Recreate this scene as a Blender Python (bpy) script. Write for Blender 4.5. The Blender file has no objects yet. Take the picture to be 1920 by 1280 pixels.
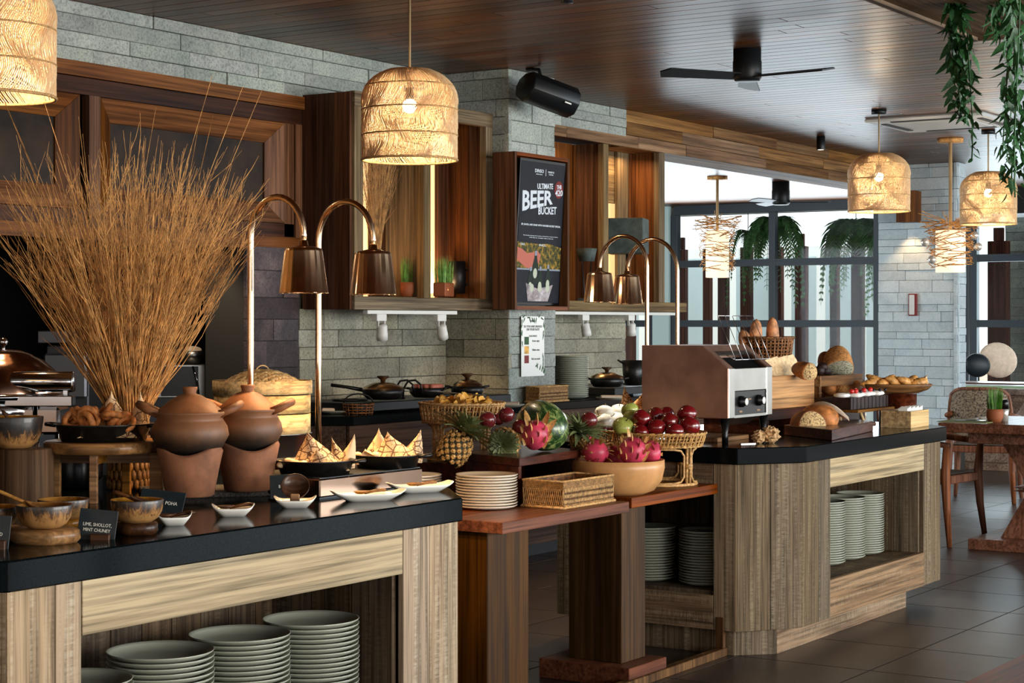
import bpy, bmesh, math, random
from mathutils import Vector, Matrix, Euler
R_ = random.Random(7)
PI = math.pi; TAU = 2 * PI
SC = bpy.context.scene; COL = SC.collection
# ------------------------------------------------------------------ camera, world, daylight, exposure
# room axes: x runs along the counters into the distance, y towards the back wall, z up (metres)
F_PX = 3400.0; HC = 1.45; HOR = 605.0
_n = math.hypot(2240, 3400); CA, SA = 3400 / _n, 2240 / _n
cam_d = bpy.data.cameras.new('camera'); cam = bpy.data.objects.new('camera', cam_d); COL.objects.link(cam)
cam.location = (0, 0, HC); cam.rotation_euler = (PI / 2, 0, math.atan2(SA, CA) - PI / 2)
cam_d.sensor_width = 36; cam_d.lens = 36 * F_PX / 1920; cam_d.shift_y = -(640 - HOR) / 1920
cam_d.clip_end = 300; SC.camera = cam
w = bpy.data.worlds.new('World'); SC.world = w; w.use_nodes = True
bg = w.node_tree.nodes['Background']; bg.inputs[0].default_value = (0.94, 0.98, 1.0, 1); bg.inputs[1].default_value = 2.0
SC.view_settings.view_transform = 'Standard'; SC.view_settings.look = 'None'; SC.view_settings.gamma = 1.0
SC.view_settings.use_curve_mapping = False; SC.view_settings.exposure = 0.0
SC.cycles.max_bounces = 6; SC.cycles.diffuse_bounces = 3; SC.cycles.glossy_bounces = 3; SC.cycles.transparent_max_bounces = 12
SC.cycles.sample_clamp_indirect = 4.0; SC.cycles.use_denoising = True; SC.cycles.caustics_reflective = False; SC.cycles.caustics_refractive = False

def light(name, kind, loc, power, color, target=None, size=0.1, size_y=None, spot=None, blend=0.5):
    d = bpy.data.lights.new(name, kind); d.energy = power; d.color = color
    if kind == 'AREA':
        d.size = size
        if size_y: d.shape = 'RECTANGLE'; d.size_y = size_y
    else: d.shadow_soft_size = size
    if spot: d.spot_size = spot; d.spot_blend = blend
    o = bpy.data.objects.new(name, d); COL.objects.link(o); o.location = loc
    if target is not None:
        o.rotation_euler = (Vector(target) - Vector(loc)).to_track_quat('-Z', 'Y').to_euler()
    return o
WARM = (1.0, 0.62, 0.30); COOL = (0.80, 0.92, 1.0)
# daylight entering by the terrace openings: the open side of the room, the window wall at its far end, plus one added fill
light('terrace_daylight', 'AREA', (5.0, -7.5, 2.0), 1080, (1.0, 0.95, 0.87), (4.6, 4.0, 1.3), 8.0, 2.6)
light('terrace_daylight', 'AREA', (14.5, -7.5, 2.0), 1100, COOL, (13, 4, 1.3), 8.0, 2.6)
light('daylight_fill', 'AREA', (21.4, 9.6, 1.6), 260, COOL, (15, 8.5, 2.2), 5.5, 2.6)
light('daylight_fill', 'AREA', (12.7, 13.2, 1.6), 420, COOL, (17.0, 6.6, 1.5), 3.5, 2.4)  # added fill with no window behind it, brightens the far pillar and ceiling
light('daylight_fill', 'AREA', (21.4, 5.2, 1.6), 60, COOL, (12, 4.0, 1.6), 4.0, 2.6)

sun = bpy.data.lights.new('sun', 'SUN'); sun.energy = 3.5; sun.angle = .05; sun.color = (1, .96, .9); so_ = bpy.data.objects.new('sun', sun); COL.objects.link(so_); so_.rotation_euler = Vector((-.5, -.35, -1)).to_track_quat('-Z', 'Y').to_euler()

# ------------------------------------------------------------------ placing helpers
def ray(px, py):
    x = (px - 960) / F_PX
    return CA + x * SA, SA - x * CA, -(py - HOR) / F_PX
def at(px, py, a=None, b=None, z=None, Y=None):
    ra, rb, rz = ray(px, py)
    t = a / ra if a is not None else b / rb if b is not None else (z - HC) / rz if z is not None else Y
    return Vector((t * ra, t * rb, HC + t * rz))
def dep(v): return v[0] * CA + v[1] * SA
FW = Vector((CA, SA, 0)); RT = Vector((SA, -CA, 0))      # away from and to the right of the viewer's doorway
FACE = math.atan2(SA, CA) - PI / 2                        # z turn that makes a thing's -y side look down that line

# ------------------------------------------------------------------ materials
MATS = {}
def lin(c):
    c = [x / 255 for x in c]
    return tuple((x / 12.92 if x <= .04045 else ((x + .055) / 1.055) ** 2.4) for x in c) + (1,)
class NT:
    def __init__(s, name):
        m = bpy.data.materials.new(name); m.use_nodes = True; s.m = m; s.t = m.node_tree; s.b = s.t.nodes['Principled BSDF']
    def n(s, ty, **k):
        x = s.t.nodes.new(ty)
        for a, v in k.items(): setattr(x, a, v)
        return x
    def l(s, a, b): s.t.links.new(a, b)
    def coord(s, scale, world=False, jit=7.0):
        if world: src = s.n('ShaderNodeNewGeometry').outputs['Position']
        else: src = s.n('ShaderNodeTexCoord').outputs['Object']
        oi = s.n('ShaderNodeObjectInfo'); mu = s.n('ShaderNodeMath', operation='MULTIPLY'); s.l(oi.outputs['Random'], mu.inputs[0]); mu.inputs[1].default_value = jit
        ad = s.n('ShaderNodeVectorMath', operation='ADD'); s.l(src, ad.inputs[0]); s.l(mu.outputs[0], ad.inputs[1])
        mp = s.n('ShaderNodeMapping'); mp.inputs['Scale'].default_value = scale; s.l(ad.outputs[0], mp.inputs[0])
        return mp.outputs[0], oi.outputs['Random']
    def noise(s, vec, scale, detail=4, rough=.6, dist=0):
        x = s.n('ShaderNodeTexNoise'); s.l(vec, x.inputs['Vector']); x.inputs['Scale'].default_value = scale
        x.inputs['Detail'].default_value = detail; x.inputs['Roughness'].default_value = rough; x.inputs['Distortion'].default_value = dist
        return x.outputs['Fac']
    def ramp(s, fac, stops):
        r = s.n('ShaderNodeValToRGB'); s.l(fac, r.inputs[0]); e = r.color_ramp.elements
        while len(e) < len(stops): e.new(.5)
        for k, (p, c) in enumerate(stops): e[k].position = p; e[k].color = lin(c) if len(c) == 3 else c
        return r.outputs[0]
    def mix(s, f, a, b, mode='MIX'):
        x = s.n('ShaderNodeMix', data_type='RGBA', blend_type=mode)
        if isinstance(f, (int, float)): x.inputs[0].default_value = f
        else: s.l(f, x.inputs[0])
        for i, v in ((6, a), (7, b)):
            if isinstance(v, tuple): x.inputs[i].default_value = v
            else: s.l(v, x.inputs[i])
        return x.outputs[2]
    def vary(s, col, rnd, lo, hi, sat=0):
        h = s.n('ShaderNodeHueSaturation'); mr = s.n('ShaderNodeMapRange'); s.l(rnd, mr.inputs[0]); mr.inputs[3].default_value = lo; mr.inputs[4].default_value = hi
        s.l(mr.outputs[0], h.inputs['Value']); s.l(col, h.inputs['Color'])
        if sat:
            m2 = s.n('ShaderNodeMath', operation='MULTIPLY'); s.l(rnd, m2.inputs[0]); m2.inputs[1].default_value = 17.3
            fr = s.n('ShaderNodeMath', operation='FRACT'); s.l(m2.outputs[0], fr.inputs[0])
            m3 = s.n('ShaderNodeMapRange'); s.l(fr.outputs[0], m3.inputs[0]); m3.inputs[3].default_value = 1 - sat; m3.inputs[4].default_value = 1 + sat
            s.l(m3.outputs[0], h.inputs['Saturation'])
        return h.outputs[0]
    def bump(s, h, strength=.3, dist=.01):
        x = s.n('ShaderNodeBump'); s.l(h, x.inputs['Height']); x.inputs['Strength'].default_value = strength; x.inputs['Distance'].default_value = dist
        s.l(x.outputs[0], s.b.inputs['Normal'])
    def base(s, c):
        if isinstance(c, tuple): s.b.inputs['Base Color'].default_value = c
        else: s.l(c, s.b.inputs['Base Color'])
    def set(s, **k):
        for a, v in k.items(): s.b.inputs[a.replace('_', ' ')].default_value = v
        return s
def wood(name, dark, mid, light_, axis='z', rough=.55, lo=.75, hi=1.2, world=False, coat=0, fine=60, streak=None, sat=.15, bump=.25):
    t = NT(name); i = 'xyz'.index(axis)
    sc = [1, 1, 1]; sc[i] = .06; v, rnd = t.coord(sc, world)
    n1 = t.noise(v, 9, 5, .65, .6)
    sc2 = [1, 1, 1]; sc2[i] = .02; v2, _ = t.coord(sc2, world); n2 = t.noise(v2, fine, 3, .7)
    c = t.ramp(n1, [(.30, dark), (.5, mid), (.70, light_)])
    g = t.ramp(n2, [(.35, (110, 110, 110)), (.6, (255, 255, 255))])
    c = t.mix(.75, c, g, 'MULTIPLY')
    if streak:  # pale lime wash caught in the grain
        n3 = t.noise(v2, fine * .45, 4, .75, .4); f = t.ramp(n3, [(.48, (0, 0, 0)), (.66, (255, 255, 255))])
        sc3 = [1, 1, 1]; sc3[i] = 4.5; v3, _ = t.coord(sc3, world); n4 = t.noise(v3, 28, 2, .6)
        f2 = t.ramp(n4, [(.4, (90, 90, 90)), (.62, (255, 255, 255))]); f = t.mix(1, f, f2, 'MULTIPLY')
        f = t.mix(.5, lin((0, 0, 0)), f); c = t.mix(f, c, lin(streak))
    c = t.vary(c, rnd, lo, hi, sat); t.base(c)
    t.set(Roughness=rough, Coat_Weight=coat, Coat_Roughness=.15, Specular_IOR_Level=.34 if name == 'ceiling_wood' else .12); t.bump(n2, bump, .004)
    MATS[name] = t.m; return t.m
def stone(name, a, b, c, rough=.85, lo=.8, hi=1.2, speck=1.0, sat=.3, bump=.6):
    t = NT(name); v, rnd = t.coord((1, 1, 1), True); n1 = t.noise(v, 3.5, 5, .7, .5); n2 = t.noise(v, 75, 3, .8)
    col = t.ramp(n1, [(.3, a), (.52, b), (.72, c)])
    sp = t.ramp(n2, [(.34, (120, 120, 120)), (.55, (255, 255, 255))]); col = t.mix(.6 * speck, col, sp, 'MULTIPLY')
    col = t.vary(col, rnd, lo, hi, sat); t.base(col); t.set(Roughness=rough); t.bump(n2, bump, .012); MATS[name] = t.m; return t.m
def plain(name, c, rough=.5, metal=0, coat=0, emis=None, power=1, noise=0, nscale=20, bump=0, trans=0, lo=1, hi=1, sss=0, alpha=1, ior=None, spec=.36):
    t = NT(name); t.set(Roughness=rough, Metallic=metal, Coat_Weight=coat); t.b.inputs['Specular IOR Level'].default_value = spec
    if noise or bump or lo != hi:
        v, rnd = t.coord((1, 1, 1)); n = t.noise(v, nscale, 4, .6)
        d = tuple(max(0, x * (1 - noise)) for x in c); e = tuple(min(255, x * (1 + noise * .6)) for x in c)
        col = t.ramp(n, [(.35, d), (.65, e)])
        if lo != hi: col = t.vary(col, rnd, lo, hi)
        t.base(col)
        if bump: t.bump(n, bump, .01)
    else: t.base(lin(c))
    if emis: t.b.inputs['Emission Color'].default_value = lin(emis); t.set(Emission_Strength=power)
    if trans: t.set(Transmission_Weight=trans)
    if ior: t.set(IOR=ior)
    if alpha < 1: t.set(Alpha=alpha)
    MATS[name] = t.m; return t.m

wood('ceiling_wood', (72, 42, 27), (108, 68, 44), (142, 98, 68), 'y', .36, .5, 1.5, True, 0, 45, sat=.3)
wood('limed_wood', (140, 116, 90), (168, 143, 114), (190, 168, 138), 'z', .6, .85, 1.1, True, 0, 70, (206, 192, 168))
wood('limed_wood_flat', (176, 154, 122), (190, 170, 137), (202, 185, 154), 'x', .6, .92, 1.05, True, 0, 60)
wood('rough_limed', (92, 76, 58), (114, 96, 74), (134, 116, 92), 'z', .7, .85, 1.15, True, 0, 95, (164, 150, 126))
wood('rough_limed_x', (98, 78, 58), (134, 108, 84), (160, 134, 106), 'x', .7, .8, 1.15, True, 0, 80, (176, 160, 136))
wood('rough_limed_y', (98, 78, 58), (134, 108, 84), (160, 134, 106), 'y', .7, .8, 1.15, True, 0, 80, (176, 160, 136))
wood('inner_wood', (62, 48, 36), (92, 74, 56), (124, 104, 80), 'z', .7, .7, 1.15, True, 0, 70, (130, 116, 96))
wood('brown_x', (84, 46, 18), (118, 70, 32), (146, 92, 46), 'x', .5, .8, 1.15, True)
wood('brown_dark_x', (56, 28, 14), (78, 42, 22), (98, 58, 32), 'x', .5, .8, 1.1, True)
wood('brown_z', (72, 40, 18), (104, 62, 32), (134, 86, 46), 'z', .5, .7, 1.25, True)
wood('frame_grey_x', (92, 76, 56), (126, 106, 78), (150, 130, 98), 'x', .6, .85, 1.1, True)
wood('frame_grey_z', (92, 76, 56), (126, 106, 78), (150, 130, 98), 'z', .6, .85, 1.1, True)
wood('panel_plank', (58, 32, 18), (84, 50, 30), (110, 70, 44), 'z', .5, .65, 1.3, True)
wood('beam_wood', (92, 62, 38), (132, 96, 62), (160, 124, 84), 'x', .6, .75, 1.2, True, 0, 50)
wood('table_wood', (88, 40, 14), (118, 58, 22), (142, 78, 34), 'x', .42, .9, 1.1, True, .08, bump=.1)
wood('table_wood_z', (50, 31, 9), (70, 44, 14), (90, 59, 24), 'z', .5, .9, 1.1, True, 0, bump=.1)
wood('riser_wood', (48, 22, 16), (72, 36, 26), (92, 50, 36), 'x', .35, .9, 1.1, True, .3, bump=.1)
wood('acacia', (96, 62, 30), (156, 108, 56), (192, 144, 84), 'x', .42, .9, 1.08, coat=.2, bump=.1, fine=30)
wood('walnut', (44, 26, 16), (72, 44, 26), (100, 66, 40), 'x', .4, .9, 1.1, coat=.2, bump=.1)
wood('log_wood', (64, 42, 24), (100, 70, 42), (132, 98, 62), 'z', .6, .9, 1.1)
wood('pale_wood', (196, 156, 104), (216, 180, 128), (228, 196, 146), 'x', .5, .95, 1.05, bump=.08, fine=40)
wood('honey_wood', (164, 108, 60), (190, 134, 80), (206, 154, 98), 'x', .5, .95, 1.05, bump=.08, fine=50)
wood('crate_wood', (112, 74, 40), (146, 102, 60), (170, 126, 80), 'x', .55, .85, 1.1, bump=.15)
plain('bowl_wood', (202, 148, 94), .35, noise=.07, nscale=10)
wood('teak', (112, 70, 50), (138, 90, 68), (158, 112, 88), 'x', .4, .85, 1.1, coat=.15, bump=.08)
wood('teak_z', (112, 70, 50), (142, 94, 72), (164, 116, 92), 'z', .4, .9, 1.1, bump=.08); wood('teak_grey_z', (132, 110, 94), (158, 136, 120), (178, 158, 142), 'z', .4, .9, 1.1, bump=.08)
wood('teak_grey', (120, 98, 84), (148, 126, 110), (170, 148, 132), 'x', .4, .9, 1.1, bump=.08)
wood('bamboo', (220, 180, 118), (228, 190, 128), (236, 202, 142), 'x', .45, .97, 1.03, fine=50, bump=.05)
wood('outside_post', (66, 34, 26), (92, 50, 38), (116, 70, 54), 'z', .6, .8, 1.2, True)
stone('grey_stone', (140, 148, 142), (164, 170, 162), (180, 184, 174))
stone('splash_stone', (126, 122, 106), (150, 146, 128), (164, 160, 142), sat=.15)
stone('pier_stone', (58, 50, 54), (84, 72, 74), (120, 104, 100), lo=.6, hi=1.25, bump=.9)
stone('pale_stone', (176, 190, 196), (196, 208, 212), (208, 218, 220), lo=.86, hi=1.08, speck=.35, sat=.2, bump=.3)
stone('tile_stone', (44, 38, 36), (58, 50, 47), (72, 62, 58), rough=.33, lo=.88, hi=1.1, speck=.7, sat=.1, bump=.08)
plain('joint', (48, 46, 42), .9); plain('dark_joint', (22, 20, 19), .8); plain('ceiling_gap', (14, 10, 8), .9)
plain('kitchen_black', (9, 9, 11), .6); plain('black_metal', (16, 18, 20), .45); plain('frame_metal', (38, 50, 58), .45)
plain('granite', (8, 13, 15), .12, noise=.5, nscale=160, spec=.06); plain('cast_iron', (18, 17, 16), .35, noise=.4, nscale=60, bump=.1)
plain('white_paint', (214, 212, 206), .4); plain('ac_white', (206, 206, 202), .5); plain('slot', (30, 30, 32), .7)
plain('stoneware', (168, 170, 154), .28, coat=.3); plain('ivory_china', (226, 214, 196), .22, coat=.4); plain('white_china', (236, 234, 226), .18, coat=.5)
plain('copper', (255, 212, 174), .15, metal=1, noise=.1, nscale=9); plain('chrome', (206, 206, 206), .10, metal=1); plain('steel', (168, 166, 160), .3, metal=1, noise=.05, nscale=6)
plain('toaster_side', (176, 138, 120), .42, metal=.75, noise=.12, nscale=6); plain('dark_bronze', (128, 102, 84), .14, metal=1); plain('bronze_dome', (176, 140, 118), .14, metal=1)
plain('rattan', (196, 152, 96), .55, noise=.25, nscale=90, lo=.9, hi=1.1); plain('rattan_dark', (150, 98, 56), .5, noise=.35, nscale=70)
plain('brown_weave', (118, 76, 40), .55, noise=.45, nscale=60); plain('cane_gold', (188, 144, 84), .5, noise=.3, nscale=80)
plain('twig', (206, 150, 86), .7, noise=.35, nscale=25); plain('grass_dry', (186, 142, 88), .7, noise=.3, nscale=25)
plain('terracotta', (132, 82, 48), .62, noise=.28, nscale=9, bump=.15); plain('clay_stove', (132, 86, 60), .8, noise=.22, nscale=8, bump=.3)
plain('pot_clay', (150, 84, 50), .7); plain('grass', (112, 158, 74), .6, noise=.35, nscale=30); plain('leaf', (42, 84, 44), .5, noise=.4, nscale=12, lo=.7, hi=1.5)
plain('fern_leaf', (104, 150, 88), .5, noise=.3, nscale=12); plain('pine_leaf', (120, 130, 86), .5, noise=.4, nscale=25, lo=.8, hi=1.3); plain('pine_eye', (170, 130, 72), .5, noise=.5, nscale=90); plain('pine_body', (36, 36, 18), .7)
plain('apple_red', (112, 18, 22), .16, coat=.6, noise=.45, nscale=16); plain('apple_green', (164, 172, 84), .22, coat=.4, noise=.15, nscale=12)
plain('plum', (104, 30, 34), .25, coat=.4, noise=.25, nscale=20); plain('dragon', (196, 62, 88), .4, noise=.18, nscale=14); plain('dragon_scale', (200, 150, 88), .45, noise=.5, nscale=18)
plain('gourd_white', (246, 242, 228), .35, coat=.2); plain('stem', (58, 46, 26), .7)
plain('onion_ring', (186, 116, 60), .6, noise=.25, nscale=50, bump=.3); plain('chips', (226, 172, 82), .45, noise=.2, nscale=25)
plain('crust', (186, 118, 62), .6, noise=.35, nscale=16, bump=.2); plain('crust_dark', (128, 76, 42), .6, noise=.3, nscale=18, bump=.2); plain('baguette', (206, 142, 96), .6, noise=.3, nscale=22)
plain('toast', (238, 206, 160), .8, noise=.12, nscale=60); plain('croissant', (216, 156, 84), .45, noise=.3, nscale=22)
plain('cake', (40, 22, 18), .6, noise=.4, nscale=40); plain('cream', (250, 248, 242), .5); plain('berry_red', (196, 36, 30), .3, coat=.3); plain('berry_dark', (24, 18, 34), .4)
plain('cloth', (236, 214, 190), .8, noise=.06, nscale=20); plain('sign_face', (24, 36, 42), .45, noise=.15, nscale=40); plain('sign_ink', (222, 222, 214), .6)
plain('speaker_black', (14, 17, 19), .4, noise=.2, nscale=300); plain('lamp_glow', (255, 240, 214), .5, emis=(255, 236, 200), power=22); plain('spot_glow', (255, 236, 206), .5, emis=(255, 238, 214), power=9)
plain('backlight', (255, 216, 158), .6, emis=(255, 206, 140), power=1.15); plain('shade_slate', (74, 84, 80), .8, noise=.2, nscale=12); plain('dark_panel', (44, 31, 21), .6, noise=.4, nscale=5, spec=.2)
plain('pale_panel', (206, 232, 230), .7); plain('outside_wall', (236, 236, 232), .8); plain('ground_out', (170, 150, 134), .9)
plain('black_plastic', (12, 12, 13), .3); plain('knob_white', (228, 226, 220), .4); plain('paper_white', (240, 240, 236), .7); plain('tv_black', (10, 11, 14), .2)
plain('seat_weave', (74, 58, 42), .7, noise=.5, nscale=120, bump=.5); plain('back_weave', (128, 114, 96), .7, noise=.6, nscale=70, bump=.5)
plain('bulb_glass', (232, 226, 214), .08, metal=.6); plain('rope', (168, 140, 100), .8); plain('placemat', (128, 140, 84), .8); plain('tray_weave', (70, 66, 62), .7, noise=.5, nscale=200, bump=.5)
plain('water_glass', (240, 244, 244), .05, trans=.95, ior=1.4); plain('nest_glow', (250, 236, 210), .7, emis=(255, 228, 188), power=.95); plain('red_paint', (120, 30, 30), .5)

plain('parchment', (196, 158, 112), .7, noise=.15, nscale=30)
plain('steel_lid', (208, 180, 140), .25, metal=1)
wood('brown_front', (60, 44, 36), (88, 66, 54), (112, 88, 72), 'x', .6, .85, 1.1, True)
plain('sausage', (208, 124, 100), .45)
plain('kitchen_steel', (52, 52, 54), .4, metal=.6)
plain('steel_dim', (84, 84, 88), .35, metal=.7)
plain('green_runner', (150, 190, 110), .8)

def special():
    # translucent cane for the pendant shades
    t = NT('shade_cane'); v, r = t.coord((1, 1, 1)); c = t.ramp(t.noise(v, 60, 3), [(.3, (222, 176, 120)), (.7, (246, 216, 170))]); t.base(c); t.set(Roughness=.6)
    tr = t.n('ShaderNodeBsdfTranslucent'); t.l(c, tr.inputs[0]); mx = t.n('ShaderNodeMixShader'); mx.inputs[0].default_value = .2
    t.l(t.b.outputs[0], mx.inputs[1]); t.l(tr.outputs[0], mx.inputs[2]); t.l(mx.outputs[0], t.t.nodes['Material Output'].inputs[0]); MATS['shade_cane'] = t.m
    t = NT('frosted_panel'); t.base(lin((226, 236, 238))); tr = t.n('ShaderNodeBsdfTranslucent'); tr.inputs[0].default_value = lin((214, 224, 226)); mx = t.n('ShaderNodeMixShader'); mx.inputs[0].default_value = .6
    t.l(t.b.outputs[0], mx.inputs[1]); t.l(tr.outputs[0], mx.inputs[2]); t.l(mx.outputs[0], t.t.nodes['Material Output'].inputs[0]); MATS['frosted_panel'] = t.m
    # clear window glass
    t = NT('pane_glass'); g = t.n('ShaderNodeBsdfTransparent'); g.inputs[0].default_value = (.93, .97, .97, 1); gl = t.n('ShaderNodeBsdfGlossy'); gl.inputs['Roughness'].default_value = .03
    mx = t.n('ShaderNodeMixShader'); fr = t.n('ShaderNodeFresnel'); fr.inputs[0].default_value = 1.13; t.l(fr.outputs[0], mx.inputs[0]); t.l(g.outputs[0], mx.inputs[1]); t.l(gl.outputs[0], mx.inputs[2])
    t.l(mx.outputs[0], t.t.nodes['Material Output'].inputs[0]); MATS['pane_glass'] = t.m
    # printed greaseproof paper: line drawings on cream
    t = NT('printed_paper'); v, r = t.coord((1, 1, 1)); vo = t.n('ShaderNodeTexVoronoi', feature='DISTANCE_TO_EDGE'); t.l(v, vo.inputs['Vector']); vo.inputs['Scale'].default_value = 38
    ns = t.noise(v, 70, 2, .5, 2.5); e = t.ramp(vo.outputs['Distance'], [(.0, (255, 255, 255)), (.05, (255, 255, 255)), (.07, (0, 0, 0)), (1, (0, 0, 0))])
    e2 = t.ramp(ns, [(.47, (0, 0, 0)), (.49, (255, 255, 255)), (.52, (255, 255, 255)), (.54, (0, 0, 0))]); m = t.mix(1, e, e2, 'LIGHTEN')
    n3 = t.ramp(t.noise(v, 14, 1), [(.42, (0, 0, 0)), (.5, (255, 255, 255))]); m = t.mix(1, m, n3, 'MULTIPLY')
    t.base(t.mix(m, lin((232, 196, 148)), lin((98, 66, 40)))); t.set(Roughness=.75); MATS['printed_paper'] = t.m
    # watermelon rind
    t = NT('melon'); v, r = t.coord((1, 1, .16)); n = t.noise(v, 24, 5, .7, 1.4); c = t.ramp(n, [(.40, (26, 50, 24)), (.5, (52, 84, 40)), (.6, (148, 160, 92))]); t.base(c); t.set(Roughness=.3, Coat_Weight=.3); MATS['melon'] = t.m
    # live-edge wood bowls: pale below, bark-dark towards the rim
    t = NT('bark_bowl'); v, r = t.coord((1, 1, .22)); n = t.noise(v, 52, 5, .8, 1.6); tc = t.n('ShaderNodeTexCoord'); sp = t.n('ShaderNodeSeparateXYZ'); t.l(tc.outputs['Object'], sp.inputs[0])
    mr = t.n('ShaderNodeMapRange'); t.l(sp.outputs[2], mr.inputs[0]); mr.inputs[1].default_value = .004; mr.inputs[2].default_value = .062
    ad = t.n('ShaderNodeMath', operation='MULTIPLY_ADD'); t.l(n, ad.inputs[0]); ad.inputs[1].default_value = 2.4; ad.inputs[2].default_value = -1.3
    a2 = t.n('ShaderNodeMath', operation='ADD'); t.l(mr.outputs[0], a2.inputs[0]); t.l(ad.outputs[0], a2.inputs[1])
    t.base(t.ramp(a2.outputs[0], [(.1, (164, 122, 72)), (.42, (128, 88, 50)), (.55, (60, 44, 32)), (.9, (30, 27, 25))])); t.set(Roughness=.45, Coat_Weight=.2); MATS['bark_bowl'] = t.m
    # seeded bread faces
    for nm, c1, c2 in (('crumb', (214, 178, 122), (84, 56, 34)), ('crumb_grey', (176, 172, 146), (60, 62, 56)), ('seed_crust', (202, 140, 76), (120, 74, 36))):
        t = NT(nm); v, r = t.coord((1, 1, 1)); n = t.noise(v, 110, 3, .8); t.base(t.ramp(n, [(.40, c2), (.5, c1), (1, c1)])); t.set(Roughness=.8); t.bump(n, .5, .01); MATS[nm] = t.m
    # picture on the screen: leaves in sunlight; and ice
    for nm, st in (('picture_leaves', [(.35, (14, 16, 8)), (.5, (92, 88, 26)), (.62, (196, 148, 40)), (.7, (226, 196, 120))]), ('picture_ice', [(.3, (90, 86, 90)), (.5, (180, 168, 170)), (.7, (240, 236, 240))]),
                   ('picture_night', [(.4, (8, 12, 26)), (.62, (16, 22, 40)), (.8, (70, 52, 46))])):
        t = NT(nm); v, r = t.coord((1, 1, 1)); n = t.noise(v, 14 if nm != 'picture_leaves' else 30, 4, .7, .6); c = t.ramp(n, st); t.base((0.01, .01, .01, 1)); t.l(c, t.b.inputs['Emission Color']); t.set(Emission_Strength=.8, Roughness=.5, Specular_IOR_Level=.15); MATS[nm] = t.m
    for nm, c in (('picture_white', (232, 242, 250)), ('picture_skin', (206, 116, 96)), ('picture_bottle', (20, 40, 26)), ('picture_label', (206, 214, 190)), ('picture_red', (128, 34, 28)), ('picture_grey', (150, 160, 176)), ('screen_navy', (10, 15, 30))):
        t = NT(nm); t.base((.01, .01, .01, 1)); t.b.inputs['Emission Color'].default_value = lin(c); t.set(Emission_Strength=.85, Roughness=.5, Specular_IOR_Level=.15); MATS[nm] = t.m
special()

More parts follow.
